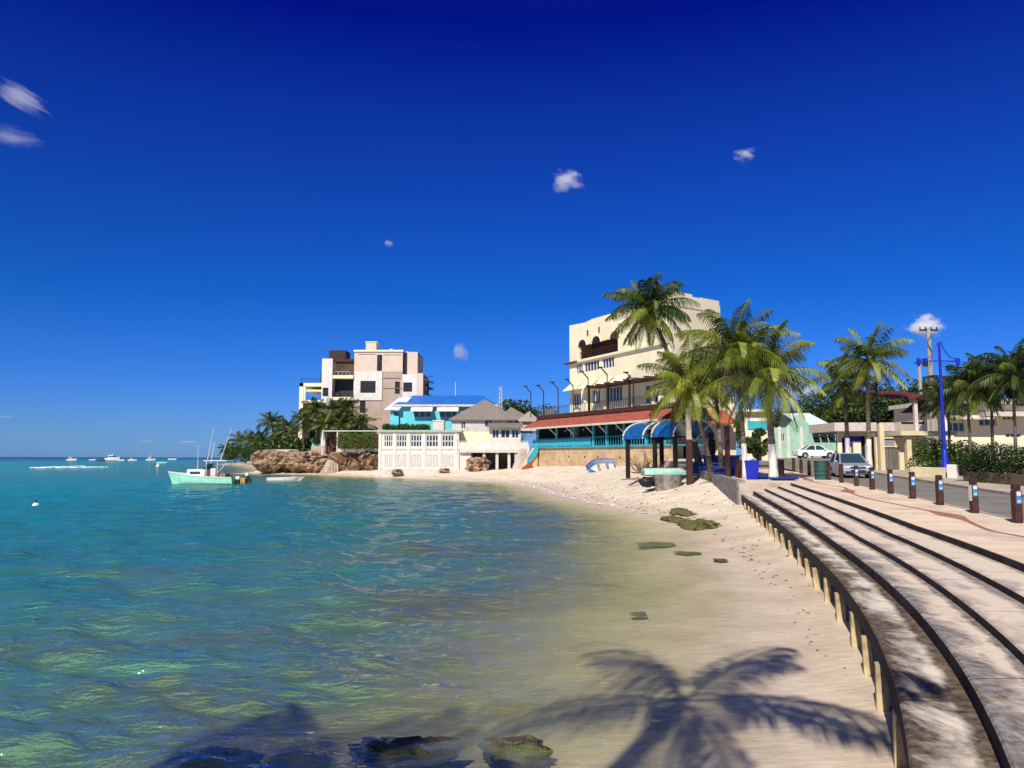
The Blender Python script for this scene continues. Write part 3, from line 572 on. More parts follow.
# other walls
m = MB()
def wallseg(a, b, z0_, z1_, th=.3):
    a = Vector((*a, 0)); b = Vector((*b, 0)); d = (b - a).normalized(); nrm = Vector((-d.y, d.x, 0)) * th
    m.prism([(a.x, a.y), (b.x, b.y), (b.x + nrm.x, b.y + nrm.y), (a.x + nrm.x, a.y + nrm.y)], z0_, z1_)
e2 = (l2[0] + .002, l2[1] - .0)
wallseg(l2, l3, 1.5, zt - .2); wallseg(l3, l4, 1.5, zt - .5); wallseg(l4, l1, 1.5, zt - .4)
m.build('side_walls', CREAM, hotel)
m = MB(); m.prism([l1, l2, l3, l4], zt - 1.2, zt - 1.0); m.build('roof', WHITE2, hotel)
pr = MB(); d23 = (Vector(l3) - Vector(l2)); n23 = Vector((-d23.y, d23.x)).normalized() * .3
for t0, t1, hh in [(0, .45, .55), (.45, .62, .30), (.62, .985, .38)]:
    a = Vector(l2) + d23 * t0; b = Vector(l2) + d23 * (t1 - .001); pr.prism([tuple(a), tuple(b), tuple(b + n23), tuple(a + n23)], zt - .2, zt + hh)
pr.build('side_parapet', CREAM, hotel)
# loggia: dark interior, three arches, ledge
a0, a1, az0, az1 = arch
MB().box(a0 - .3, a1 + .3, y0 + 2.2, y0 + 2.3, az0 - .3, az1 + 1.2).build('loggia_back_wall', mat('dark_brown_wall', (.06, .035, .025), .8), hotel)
MB().box(a0 - .3, a1 + .3, y0 + .36, y0 + 2.2, az0 - .3, az0 - .05).build('loggia_floor', CREAM, hotel)
for u in (.1, .47, .93):
    c_ = a0 + (a1 - a0) * u; r_ = 1.0
    poly = [(c_ + r_ * math.cos(t_), az1 - .1 + r_ * .8 * math.sin(t_)) for t_ in np.linspace(0, math.pi, 12)]
    MB().yprism(poly, y0 - .03, y0 + .2).build('arch_opening', DARKW, hotel)
    ring = [(c_ + r_ * 1.12 * math.cos(t_), y0 - .06, az1 - .1 + r_ * .92 * math.sin(t_)) for t_ in np.linspace(0, math.pi, 12)]
    MB().tube(ring, .09, 6).build('arch_trim', CREAM, hotel)
MB().box(a0 - .5, s1, y0 - .35, y0 - .003, az0 - .35, az0 - .08).build('ledge', CREAM, hotel)
m = MB(); rail(m, a0, a1, az0, az0 + .95, y0 + .15, 30, .025); m.build('loggia_railing', BROWNW, hotel)
for u in (.25, .55): xx = a0 + (a1 - a0) * u; MB().box(xx - .08, xx + .08, y0 - .12, y0 - .003, az1 + 1.1, az1 + 1.8).build('wall_lamp', BROWNW, hotel)
for h, n_ in zip(w2 + w1 + w0, (2, 4, 3, 2, 2, 4, 2)):
    window(hotel, *h, y0 + .12, frame=.13, mull=n_)
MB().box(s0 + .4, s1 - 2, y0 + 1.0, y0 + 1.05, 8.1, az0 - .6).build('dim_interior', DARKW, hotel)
# canopies between first and second row
zc = w1[0][3]
m = MB()
for k in range(4):
    xa = s0 + .5 + k * 3.6; m.add([(xa, y0 - .02, zc + 1.4), (xa + 3.0, y0 - .02, zc + 1.4), (xa + 3.1, y0 - 1.3, zc + .35), (xa - .1, y0 - 1.3, zc + .35), (xa, y0 - .02, zc + 1.3), (xa + 3.0, y0 - .02, zc + 1.3), (xa + 3.1, y0 - 1.3, zc + .25), (xa - .1, y0 - 1.3, zc + .25)], [(0, 3, 2, 1), (4, 5, 6, 7), (0, 4, 7, 3), (1, 2, 6, 5), (3, 7, 6, 2)])
m.build('window_canopy', CREAM, hotel)
MB().box(s0 - .7, s0 + 2.6, y0 - .5, y0 - .003, w2[0][3] + .1, w2[0][3] + .28).build('tiled_ledge', RUSTR, hotel)
m = MB(); m.box(s0 + 7.5, s1 + .5, y0 - 2.0, y0 - .1, zc + .1, zc + .3);
for k in range(8): xx = s0 + 8 + k * 2; m.box(xx, xx + .12, y0 - 2.3, y0 - .05, zc + .31, zc + .45)
for xx in (s0 + 7.8, s0 + 12, s0 + 16.5): m.box(xx, xx + .2, y0 - 1.9, y0 - 1.7, 8.1, zc + .1)
m.build('terrace_pergola', BROWNW, hotel)
for xx in (s0 + 3.9, s0 + 8.6, s0 + 14.6, s0 + 18.5): MB().box(xx, xx + .5, y0 - .22, y0 - .003, 8.1, zc + .2).build('pilaster', CREAM, hotel)
# right hand ground floor: cream wing, red awnings
wingO = Vector((15.9, 80.5, 0)); wa = math.atan2(3.5, 11.)
wing = MB(); wing.wall(0, 8.6, .0, 4.2, [(2.2, 3.4, .5, 2.8), (5.2, 6.2, .5, 2.9)], 0, .3); wing.box(8.3, 8.6, .3, 6, 0, 4.2); wing.box(0, 8.6, .3, 6, 4.0, 4.2)
E2 = MB(); off0 = hl(wingO); da = wa - HANG
def tr_(mbx, ang, o):
    c_, s_ = math.cos(ang), math.sin(ang); mbx.v = [(o[0] + x * c_ - y * s_, o[1] + x * s_ + y * c_, z + o[2]) for x, y, z in mbx.v]; return mbx
tr_(wing, da, (*off0, 1.9)).build('ground_floor_wing', CREAM, hotel)
dk = MB(); dk.box(.3, 8.2, 1.2, 1.25, .2, 3.9); tr_(dk, da, (*off0, 1.9)).build('wing_interior', DARKW, hotel)
for xa, xb in ((-1.0, 1.9), (2.1, 4.8), (5.0, 7.4)):
    m = MB(); m.add([(xa, -.02, 6.0), (xb, -.02, 6.0), (xb, -2.2, 4.5), (xa, -2.2, 4.5), (xa, -.02, 5.9), (xb, -.02, 5.9), (xb, -2.2, 4.4), (xa, -2.2, 4.4)], [(0, 3, 2, 1), (4, 5, 6, 7), (0, 4, 7, 3), (1, 2, 6, 5), (3, 7, 6, 2)])
    tr_(m, da, (*off0, 1.9)).build('front_awning', REDR, hotel)
m = MB(); m.box(-.5, 8.6, 0, .3, 4.21, 7.4); tr_(m, da, (*off0, 1.9)).build('wing_upper_wall', CREAM, hotel)
# beach stairs at the left corner
m = MB()
for k in range(11): m.box(-1.6 - k * .28, -1.32 - k * .28, -1.4, -.3, .3, 4.0 - k * .33)
m.build('beach_stairs', WHITE2, hotel)
m = MB(); m.xprism([(-.3, 4.7), (-.3, 3.5), (-1.9, 1.6), (-1.9, 2.7)], 1.9, 2.05); m.build('stair_side_panel', TURQ, hotel)
m = MB(); m.xprism([(-.3, 4.05), (-.3, .5), (-2.4, .5), (-2.0, 1.6)], .3, 1.8); m.build('stair_block', mat('peach_wall', (.72, .50, .30), .9), hotel)
m = MB(); m.xprism([(-1.5, 2.3), (-1.5, 1.2), (-2.9, 1.2), (-2.8, 1.5)], 2.2, 2.6); m.build('red_stair_end', REDR, hotel)

# ------------------------------------------------------------------ white beach club, built in the plane Y = 112
def atY(px, py, Y): p = at(px, py, Y); return (p.x if py > 1 else at(px, 445, Y).x), p.z
club = empty('beach_club', (0, 112, 0), 0, 'low white beach club with five rows of louvred windows above the sand', 'building')
def C(px, py): x, z = atY(px, py, 112); return x, z
xL, zT = C(380, 432); xR, _ = C(459, 432); zb = .5
hol = []
for a, b in ((384, 393), (396.5, 407), (410.5, 422), (426, 438.5), (442, 454)):
    h = (C(a, 440)[0], C(b, 440)[0], C(a, 447)[1], C(a, 435)[1]); hol.append(h)
m = MB(); m.wall(xL, xR, zb, zT, hol, 0, .3); m.box(xL, xL + .3, .3, 7, zb, zT); m.box(xR - .3, xR, .3, 7, zb, zT); m.build('wall', WHITE, club)
for h in hol: window(club, *h, .1, frame=.11, mull=3, trans=1)
for k in range(6): xx = [380, 394.7, 408.7, 424, 440, 456][k]; x = C(xx, 440)[0]; MB().box(x - .18, x + .18, -.12, -.003, zb, zT).build('pilaster', WHITE, club)
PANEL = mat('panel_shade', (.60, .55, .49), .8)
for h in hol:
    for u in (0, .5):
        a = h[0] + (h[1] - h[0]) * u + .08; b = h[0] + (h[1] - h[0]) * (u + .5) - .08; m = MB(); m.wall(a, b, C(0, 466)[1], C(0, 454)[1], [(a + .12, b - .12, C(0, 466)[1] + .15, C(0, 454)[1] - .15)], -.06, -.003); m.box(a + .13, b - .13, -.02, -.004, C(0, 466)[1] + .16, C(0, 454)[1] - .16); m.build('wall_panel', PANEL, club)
MB().box(xL - .2, xR + .2, -.10, -.004, C(0, 449.6)[1], C(0, 448.6)[1]).build('sill_band', WHITE2, club)
MB().box(xL - .4, xR + .4, -.35, 7.2, zT + .002, zT + .28).build('roof', mat('pale_green_roof', (.34, .46, .36), .8, (.28, .38, .30)), club)
MB().box(xL - .5, xR + 2, -1.2, -.2, -.2, 1.0).build('footing', WHITE2, club)
# terrace bar next to it
bar = empty('terrace_bar', (0, 111, 0), 0, 'white terrace bar raised on stilts between the beach club and the turquoise restaurant', 'building')
def B_(px, py): return atY(px, py, 111)
x0, zr = B_(459.5, 448); x1, _ = B_(528, 448); zd = B_(0, 449.5)[1]
MB().box(x0, x1, -.2, 8, zd - .45, zd).build('deck', WHITE2, bar)
m = MB(); rail(m, x0, x1, zd, B_(0, 441)[1], -.15, 46, .04); m.box(x0, x1, -.2, -.16, zd + .1, B_(0, 442.5)[1]); m.build('railing', WHITE, bar)
MB().box(x0, B_(471, 0)[0], .25, 8, .2, zd - .46).build('base_wall', WHITE, bar)
m = MB(); m.box(B_(471.2, 0)[0], x1, 6.5, 7.5, .2, zd - .46); m.build('undercroft_wall', STONE, bar)
for px in (484, 497, 509, 516, 524): x = B_(px, 0)[0]; MB().box(x - .2, x + .2, .1, .5, .2, zd - .46).build('stilt', WHITE2, bar)
m = MB(); m.wall(x0, B_(492, 0)[0], zd + .01, B_(0, 431)[1], [], 2.5, 2.8); m.build('bar_wall', CREAM, bar)
zc1 = B_(0, 427.5)[1]; xa = B_(489, 0)[0]; xb = B_(521, 0)[0]
m = MB(); m.wall(xa, xb, zd + .01, zc1, [(B_(492, 0)[0], B_(499, 0)[0], B_(0, 438)[1], B_(0, 429)[1]), (B_(500.5, 0)[0], B_(510, 0)[0], B_(0, 438)[1], B_(0, 429)[1]), (B_(511.5, 0)[0], B_(519, 0)[0], B_(0, 438)[1], B_(0, 429)[1])], 1.5, 1.8); m.build('pavilion_wall', WHITE, bar)
for a, b in ((492, 499), (500.5, 510), (511.5, 519)): window(bar, B_(a, 0)[0], B_(b, 0)[0], B_(0, 438)[1], B_(0, 429)[1], 1.6, frame=.1, mull=1)
MB().xprism([(.6, zc1), (6, zc1 + .9), (6, zc1 + 1.05), (.6, zc1 + .16)], xa - .3, xb + .3).build('canopy', GREYR, bar)
m = MB(); q0, q1 = B_(514, 0)[0], B_(535, 0)[0]
m.yprism([(B_(516, 0)[0], .4), (B_(529, 0)[0], zd + .9), (B_(529, 0)[0], zd - .2), (B_(519.5, 0)[0], .4)], -1.3, -1.15); m.build('stair_stringer', WHITE, bar)
m = MB()
for k in range(10): u = k / 10; xx = B_(516, 0)[0] + 2. * u; m.box(xx, xx + .3, -1.14, -.25, .4 + 3.1 * u - .08, .4 + 3.1 * u)
m.build('stair_treads', WHITE2, bar)
# grey hipped roofs behind
def hip(name, Yd_, pxl, pxr, peave, pxt, ptop, depth, label, cat='building', wallbot=431, col_=GREYR, holes_=[], ridge=0.):
    root = empty(name, (0, Yd_, 0), 0, label, cat); F = lambda px, py: atY(px, py, Yd_)
    xl, ze = F(pxl, peave); xr, _ = F(pxr, peave); xt, zt_ = F(pxt, ptop); zt_ = EYE + (zt_ - EYE) * (Yd_ + depth / 2) / Yd_; zwb = F(0, wallbot)[1]; o = .5
    m = MB(); m.add([(xl - o, -o, ze), (xr + o, -o, ze), (xr + o, depth + o, ze), (xl - o, depth + o, ze), (xt - ridge, depth / 2, zt_), (xt + ridge, depth / 2, zt_), (xl - o, -o, ze - .12), (xr + o, -o, ze - .12), (xr + o, depth + o, ze - .12), (xl - o, depth + o, ze - .12)], [(0, 1, 5, 4), (1, 2, 5), (2, 3, 4, 5), (3, 0, 4), (0, 6, 7, 1), (1, 7, 8, 2), (2, 8, 9, 3), (3, 9, 6, 0), (9, 8, 7, 6)]); m.build('roof', col_, root)
    hh = [(F(a, 0)[0], F(b, 0)[0], F(0, d_)[1], F(0, c_)[1]) for a, b, c_, d_ in holes_]
    m = MB(); m.wall(xl, xr, zwb, ze - .125, hh, 0, .25); m.box(xl, xl + .25, .25, depth, zwb, ze - .125); m.box(xr - .25, xr, .25, depth, zwb, ze - .125); m.build('wall', WHITE2, root)
    MB().box(xl + .3, xr - .3, depth - .2, depth, zwb, ze - .13).build('far_wall', DARKW, root)
    for h in hh: window(root, *h, .1, frame=.09, mull=1)
    return root
hip('hip_roofed_pavilion', 116, 452, 515, 419.5, 484, 399, 9, 'white pavilion under a tall grey pyramid roof above the beach club', holes_=[(461, 465.5, 421, 429), (484.5, 492, 419.8, 427), (507, 513, 420, 426)], wallbot=437)
hip('hip_roofed_annex', 127, 498, 533, 421, 511, 407, 9, 'smaller grey hip roof just right of the tall pyramid roof', holes_=[])
hip('hip_roofed_shed', 121, 519, 536, 421, 530, 411, 6, 'lowest pale grey roof tucked against the hotel terrace corner', holes_=[], col_=mat('pale_roof', (.36, .31, .27), .9))
MB().box(*[C(431.8, 0)[0], C(443, 0)[0]], 113.2, 115.4, C(0, 432)[1] - 2.4, C(0, 420.5)[1]).build('white_tower', WHITE2)
tw = bpy.data.objects['white_tower']; tag(tw, 'small plain white roof tower standing above the beach club windows', 'roof tower'); 
MB().box(C(431.4, 0)[0], C(443.4, 0)[0], 113.1, 115.5, C(0, 420.5)[1] + .002, C(0, 420.5)[1] + .1).build('coping', CREAM, tw)
# blue house with awnings
bh = empty('blue_house', (0, 128, 0), 0, 'turquoise house with bright blue hipped roof and white window awnings', 'house')
F = lambda px, py: atY(px, py, 128)
xl, ze = F(391, 405); xr, _ = F(494, 405); zr_ = F(0, 396)[1] + .4
m = MB(); o = .6; xq = F(406, 0)[0]
m.add([(xq - 2.3, -o, ze), (xr + o, -o, ze), (xr + o, 9, ze), (xq - 2.3, 9, ze), (xq + .6, 4, zr_), (xr - 2, 4, zr_)], [(0, 1, 5, 4), (1, 2, 5), (2, 3, 4, 5), (3, 0, 4), (3, 2, 1, 0)]); m.build('roof', BLUER, bh)
MB().box(xq - 2.4, xr + o + .1, -o - .15, -o - .003, ze - .3, ze + .05).build('gutter', WHITE2, bh)
m = MB(); hol = [(F(413, 0)[0], F(431, 0)[0], F(0, 417.5)[1], F(0, 411)[1]), (F(439, 0)[0], F(457, 0)[0], F(0, 417.5)[1], F(0, 411)[1])]
m.wall(xq - 1.2, xr, 2.5, ze - .31, hol, 0, .3); m.box(xr - .3, xr, .3, 8.5, 2.5, ze - .31); m.box(xq - 1.2, xq - .9, .3, 8.5, 2.5, ze - .31); m.build('wall', AQUA, bh)
for h in hol:
    window(bh, *h, .1, frame=.1, mull=2)
    MB().xprism([(-.01, h[3] + 1.05), (-1.5, h[3] - .05), (-1.5, h[3] - .15), (-.01, h[3] + .9)], h[0] - .3, h[1] + .3).build('window_awning', WHITE, bh)
pl = F(391, 405)[0]
m = MB(); m.wall(pl, xq - 1.21, 2.5, ze - .9, [(pl + .6, pl + 1.8, F(0, 416)[1], F(0, 408)[1])], -.5, -.2); m.build('porch_wall', AQUA, bh)
MB().box(pl + .2, xq - 1.3, .6, .7, 2.5, ze - .95).build('porch_interior', TURQ, bh)
MB().add([(pl - .9, -1.2, ze - .75), (xq - 1.0, -1.2, ze - .75), (xq + .6, 2, zr_ - .5), (xq - 1.5, 2, zr_ - .5), (pl - .9, -1.2, ze - .9), (xq - 1.0, -1.2, ze - .9)], [(0, 1, 2, 3), (0, 4, 5, 1)]).build('porch_roof', mat('white_sheet_roof', (.62, .68, .70), .6), bh)
MB().box(F(457, 0)[0], F(462, 0)[0], -1.2, -.1, F(0, 420)[1], F(0, 417)[1]).build('balcony', WHITE, bh)
for px, pt, pb, w, lb in ((455.5, 382, 398, .10, 'thin white radio mast rising behind the blue roof'), (500.7, 387, 407, .35, 'pale lattice mast between the grey roofs and the hotel')):
    p = at(px, pb, 160); q = at(px, pt, 160); m = MB()
    if w < .2: m.tube([p - Vector((0, 0, 4)), q], [.12, .06], 6)
    else:
        h_ = q.z - p.z + 4
        for sx_, sy_ in ((-1, -1), (1, -1), (1, 1), (-1, 1)): m.tube([p + Vector((sx_ * w, sy_ * w, -4)), q + Vector((sx_ * w * .6, sy_ * w * .6, 0))], .06, 4)
        for k in range(9):
            z0_ = p.z - 4 + h_ * k / 9; z1_ = p.z - 4 + h_ * (k + 1) / 9
            for sy_ in (-1, 1): m.tube([(p.x - w, p.y + sy_ * w, z0_), (p.x + w, p.y + sy_ * w, z1_)], .05, 4); m.tube([(p.x + w, p.y + sy_ * w, z0_), (p.x - w, p.y + sy_ * w, z1_)], .05, 4)
    tag(m.build('radio_mast', WHITE), lb, 'mast')

# ------------------------------------------------------------------ apartment block on the rocks
apt = empty('apartment_block', (0, 136, 0), 0, 'four-storey beige and white apartment block with stacked balconies on the rocks', 'apartment building')
def A_(zx, zy=400): return atY(290 + zx / 6.68, 335 + zy / 6.68, 136)
ax = lambda v: A_(v)[0]
az = lambda v: A_(0, v)[1]
ZB = az(640) - 1.5
def hol_(lst): return [(ax(a), ax(b), az(d_), az(c_)) for a, b, c_, d_ in lst]
# tower
zw0, zw1 = az(436), az(246)
up = hol_([(578, 612, 132, 240)]); mid = hol_([(470, 572, 307, 387)]); low_ = hol_([(468, 505, 438, 520)]); rt = hol_([(700, 733, 311, 393)])
xa, xb, xc = ax(425), ax(615), ax(750)
m = MB(); m.wall(xa, xb, zw1 + .003, az(112), up, 0, .3); m.wall(xb, xc, zw1 + .003, az(112), [], .0, .3); m.box(xa, xa + .3, .3, 11, ZB, az(112)); m.box(xc - .3, xc, .3, 11, ZB, az(112)); m.box(xa, xc, 10.7, 11, ZB, az(112)); m.build('upper_wall', BEIGE, apt)
MB().wall(xa, xb, zw0, zw1, mid, -.15, .25).build('white_wall_band', WHITE, apt)
m = MB(); m.wall(xa, xb, ZB, zw0 - .003, low_, 0, .3); m.wall(xb, xc, ZB, zw1, rt, 0.05, .3); m.build('lower_wall', TAUPE, apt)
MB().box(xa - .12, xc + .12, -.2, 11.1, az(112) + .002, az(100)).build('roof_coping', CREAM, apt)
m = MB()
for a, b, c_, d_ in ((455, 565, 126, 130), (620, 740, 130, 134), (620, 740, 286, 290), (430, 615, 556, 560), (620, 748, 354, 358)): m.box(ax(a), ax(b), -.04, -.002, az(d_), az(c_))
m.build('panel_joint', mat('joint', (.25, .17, .12), .9), apt)
for h, n_ in ((up[0], 0), (mid[0], 4), (low_[0], 1), (rt[0], 1)): window(apt, *h, .08 if h is not mid[0] else -.05, frame=.1, mull=n_, trans=1, fm=DARKP)
# stair core: dark slot + right wings
MB().box(ax(751), ax(778), .5, 9, ZB, az(135)).build('dark_slot', DARKW, apt)
m = MB(); m.wall(ax(779), ax(848), az(262), az(112), [], .3, .6); m.box(ax(848) - .3, ax(848), .6, 9, az(262), az(112)); m.box(ax(779), ax(848), .6, 9, az(118), az(112)); m.build('right_upper_block', BEIGE, apt)
rw = hol_([(757, 817, 318, 380)]); m = MB(); m.wall(ax(752), ax(849), ZB, az(264), rw, -.3, 0); m.box(ax(752), ax(889), 0, 9, az(268), az(264) - .003); m.build('right_white_block', WHITE, apt); MB().box(ax(850), ax(889), -.3, 8.9, ZB, az(256)).build('right_corner_block', BEIGE, apt)
window(apt, *rw[0], -.2, frame=.1, mull=1, trans=0, fm=DARKP)
MB().box(ax(494), ax(564), 1, 4, az(100) + .003, az(44)).build('roof_box', BEIGE, apt)
MB().box(ax(490), ax(568), .9, 4.1, az(44) + .002, az(38)).build('roof_box_coping', CREAM, apt)
for a, b, t_, mm in ((625, 640, 88, DARKP), (643, 668, 78, WHITE), (670, 688, 90, REDR), (718, 738, 90, WHITE), (756, 776, 95, WHITE)): MB().tube([((ax(a) + ax(b)) / 2, 3, az(101) + .0), ((ax(a) + ax(b)) / 2, 3, az(t_))], (ax(b) - ax(a)) / 2, 8).build('roof_tank', mm, apt)
# left column block and balcony bay
ch = hol_([(224, 262, 354, 411)])
m = MB(); m.wall(ax(215), ax(285), ZB, az(160), ch, -.6, -.3); m.box(ax(215), ax(215) + .3, -.3, 8, ZB, az(160)); m.box(ax(285) - .3, ax(285), -.3, 4, ZB, az(160)); m.build('white_column_block', WHITE, apt)
window(apt, *ch[0], -.5, frame=.1, mull=1, trans=0, fm=DARKP)
MB().box(ax(215) + .3, ax(285) - .3, -.3, 8, az(172), az(166)).build('column_roof', CREAM, apt)
MB().box(ax(280), ax(424), 3.2, 3.4, ZB, az(178)).build('balcony_back_wall', BEIGE, apt)
MB().box(ax(286), ax(424), -.1, 3.19, az(178), az(160)).build('balcony_roof', BROWNW, apt)
for k, (a, b) in enumerate(((270, 292), (415, 437))): MB().box(ax(286), ax(424), -.5, 3.19, az(b), az(a)).build('balcony_slab', CREAM, apt)
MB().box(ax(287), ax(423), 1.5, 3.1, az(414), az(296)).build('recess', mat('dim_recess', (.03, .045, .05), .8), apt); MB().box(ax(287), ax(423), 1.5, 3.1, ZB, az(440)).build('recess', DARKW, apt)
for zz, zt2 in ((270, 236), (415, 382)): m = MB(); rail(m, ax(287), ax(423), az(zz), az(zt2), -.4, 16, .03); m.build('balcony_railing', DARKP, apt)
m = MB(); m.box(ax(300), ax(330), .2, 1.2, az(414), az(385)); m.box(ax(340), ax(380), .3, 1.2, az(414), az(392)); m.build('balcony_furniture', BROWNW, apt)
for a in (306, 330, 358, 384): m = MB(); x_ = ax(a); m.tube([(x_ + .4 * math.cos(t_), .2, az(256) + .4 * math.sin(t_)) for t_ in np.linspace(0, 6.28, 12)], .05, 5); m.build('balcony_ornament', WHITE2, apt)
MB().box(ax(246), ax(358), 1, 5, az(162), az(97)).build('rooftop_cabin', mat('dark_brown_cladding', (.05, .03, .025), .8), apt)
# left open wing
m = MB(); m.box(ax(66), ax(92), -.4, 0, ZB, az(322)); m.box(ax(66), ax(90), 0, 7, ZB, az(455)); m.box(ax(66), ax(214), -.4, 7, az(345), az(322)); m.box(ax(100), ax(214), -.2, 7, az(378), az(366)); m.box(ax(66), ax(214), -.3, 7, az(455), az(436)); m.box(ax(93), ax(106), -.3, 0, az(436), az(345)); m.build('open_wing', CREAM, apt)
m = MB(); rail(m, ax(70), ax(214), az(322), az(292), -.2, 14, .025); m.box(ax(80) - .03, ax(80) + .03, -.2, -.14, az(322), az(285)); m.box(ax(205) - .06, ax(205) + .06, -.2, -.08, az(322), az(248)); rail(m, ax(93), ax(214), az(436), az(418), -.1, 12, .025); m.build('wing_railing', DARKP, apt)
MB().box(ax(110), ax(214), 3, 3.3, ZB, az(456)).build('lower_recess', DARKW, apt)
# spiral stair
m = MB(); cx_ = ax(910); m.tube([(cx_, 3, ZB), (cx_, 3, az(295))], .12, 6)
for k in range(26): th = k * .5; z_ = az(400) + (az(298) - az(400)) * k / 25; m.bar((cx_, 3, z_), (cx_ + 1.0 * math.cos(th), 3 + 1.0 * math.sin(th), z_), .3, .06)
m.tube([(cx_ + 1.0 * math.cos(k * .25), 3 + 1.0 * math.sin(k * .25), az(400) + 1 + (az(298) - az(400)) * k / 50) for k in range(50)], .05, 5); m.build('spiral_stair', DARKP, apt)

# ------------------------------------------------------------------ rocks and walls on the point
ROCK = mat('coral_rock', (.42, .28, .16), .95, (.16, .10, .06), 1.6, .40, .6, bump=1., bscale=4, c3=(.03, .02, .014), scale3=.9)
ROCKW = mat('wet_rock', (.10, .07, .04), .6, (.03, .025, .02), 3, bump=1., c3=(.10, .11, .02), scale3=1.5)
def rock(name, c, s_, seed, label, m=ROCK, under=0., cat='rock', sub=4, freq=1.):
    bm = bmesh.new(); bmesh.ops.create_icosphere(bm, subdivisions=sub, radius=1); rs = np.random.RandomState(seed); K = [(rs.normal(0, 1, 3) * f_ * freq, rs.uniform(0, 6.3), a_) for f_, a_ in ((1.2, .15), (2, .13), (3.2, .11), (5, .09), (8, .07), (12, .05), (18, .03)) for _ in range(3)]
    for v in bm.verts:
        p = np.array(v.co); d = 1 + sum(a_ * math.sin(float(p @ k_) + ph) for k_, ph, a_ in K); q = p * d
        e = lambda t_: math.copysign(abs(t_) ** .82, t_)
        zz = e(q[2]); und = 1 - under * max(0, -zz); v.co = (e(q[0]) * s_[0] * und, e(q[1]) * s_[1] * und, zz * s_[2])
    me = bpy.data.meshes.new(name); bm.to_mesh(me); bm.free(); me.materials.append(m); o = bpy.data.objects.new(name, me); o.location = c; col.objects.link(o)
    return tag(o, label, cat) if label else o
def rk(pa, pb, pt, pbm, Yd_, dep, seed, label, **k):
    x0_, z1_ = atY(pa, pt, Yd_); x1_, z0_ = atY(pb, pbm, Yd_); return rock('sea_rock', sub=5, c=((x0_ + x1_) / 2, Yd_ + dep * .3, (z0_ + z1_) / 2), s_=((x1_ - x0_) / 2, dep, (z1_ - z0_) / 2), seed=seed, label=label, **k)
rk(261, 300, 453, 475, 132, 3.5, 1, 'broad undercut tan coral rock at the left end of the point', under=.3)
rk(290, 322, 454, 474, 131, 3, 2, 'dark pitted coral rock beside the stone steps', under=.3)
rk(333, 362, 452, 474, 128, 3, 3, 'undercut brown rock right of the stone steps below the hedge', under=.5)
rk(355, 381, 450, 473, 127, 3, 4, 'pale shelf of rock against the left wall of the beach club', under=.3)
rk(467, 487, 459, 472, 109.6, 1.6, 25, 'brown rubble rock at the mouth of the dark undercroft of the terrace bar')
rk(392, 402, 469.5, 474, 110, .6, 26, 'small brown rock on the sand before the beach club wall')
rk(440, 450, 468.5, 473, 110, .6, 27, 'small rock on the sand at the right end of the beach club wall')
rk(312, 336, 462, 476, 129, 2, 15, 'low rubble rock at the foot of the stone steps')
def wallbox(name, pa, pb, pt, pbm, Yd_, dep, m, label, cat='wall', zb=None):
    x0_, z1_ = atY(pa, pt, Yd_); x1_, z0_ = atY(pb, pbm, Yd_); o = MB().box(0, x1_ - x0_, 0, dep, 0, z1_ - (zb if zb is not None else z0_)).build(name, m, bevel=.03); o.location = (x0_, Yd_, zb if zb is not None else z0_); return tag(o, label, cat)
wallbox('garden_wall', 273, 308, 449.5, 455, 134, .5, WHITE2, 'low white wall topping the leftmost coral rock')
wallbox('stone_wall', 311, 331, 446, 466, 131.5, 3, mat('pink_stone', (.50, .36, .26), .95, (.36, .25, .18), 1.5, bump=.5), 'pinkish stone bastion beside the steps on the point')
wallbox('garden_wall', 312, 327, 438.5, 446, 132, .4, AQUA, 'pale aqua parapet on top of the stone bastion')
wallbox('garden_wall', 321, 327, 432.5, 446, 131.4, .4, WHITE, 'short white gate pier beside the aqua parapet')
wallbox('garden_wall', 338, 380, 448.5, 452, 126, .4, WHITE2, 'white coping wall under the clipped round hedge')
wallbox('stone_wall', 335, 379, 452, 474, 131, 3, mat('tan_stone', (.45, .33, .23), .95, (.3, .2, .14), 1, bump=.5), 'tan stone sea wall behind the undercut rocks')
pg = empty('garden_pergola', (*at(322, 431, 128).xy, 0), 0, 'white beam pergola stretching over the clipped hedge', 'pergola')
x0_, z_ = atY(322, 431, 128); x1_, _ = atY(381, 431, 128); MB().box(0, x1_ - x0_, 0, .2, z_ - .08, z_ + .10).build('beam', WHITE2, pg)
for u in (0, .25, .97): MB().box((x1_ - x0_) * u, (x1_ - x0_) * u + .2, 0.01, .19, 3.2, z_ - .08).build('post', WHITE2, pg)
MB().box(.5, x1_ - x0_, 3, 3.2, 2.5, z_ - .4).build('back_panel', RUSTR, pg)
st = MB()
for k in range(9): p = at(334.5 - k * 1.6, 452 + k * 2.6, 127.5 - k * .15); st.box(p.x - .35, p.x + .7, p.y - .3, p.y + 1.2, -.3, p.z)
tag(st.build('stone_steps', CONC), 'worn stone steps leading down between the rocks to the water', 'steps')
rnd = random.Random(5); hb = empty('round_hedge', at(357, 449, 125), 0, 'clipped round olive hedge above the rocks beside the beach club', 'hedge'); m = MB()
for u in (-2.4, -1.2, 0, 1.2, 2.4): leaf_blob(m, (u, 0, 1.35), (1.1, 1.0, 1.4), 1000, .13, rnd, .8)
m.build('foliage', LEAF, hb); t_ = MB()
for u in (-2, 0, 2): t_.tube([(u, 0, -.8), (u, 0, 1)], [.1, .05], 5)
t_.build('stems', BARK, hb)
p0 = at(384, 431, 119); p1 = at(430, 431, 119); hedge((p0.x, 119, p0.z - .6), (p1.x, 119, p0.z - .6), 1.6, 1.7, 'dark green hedge between the blue house and the beach club roof', 7, leaf=.14)

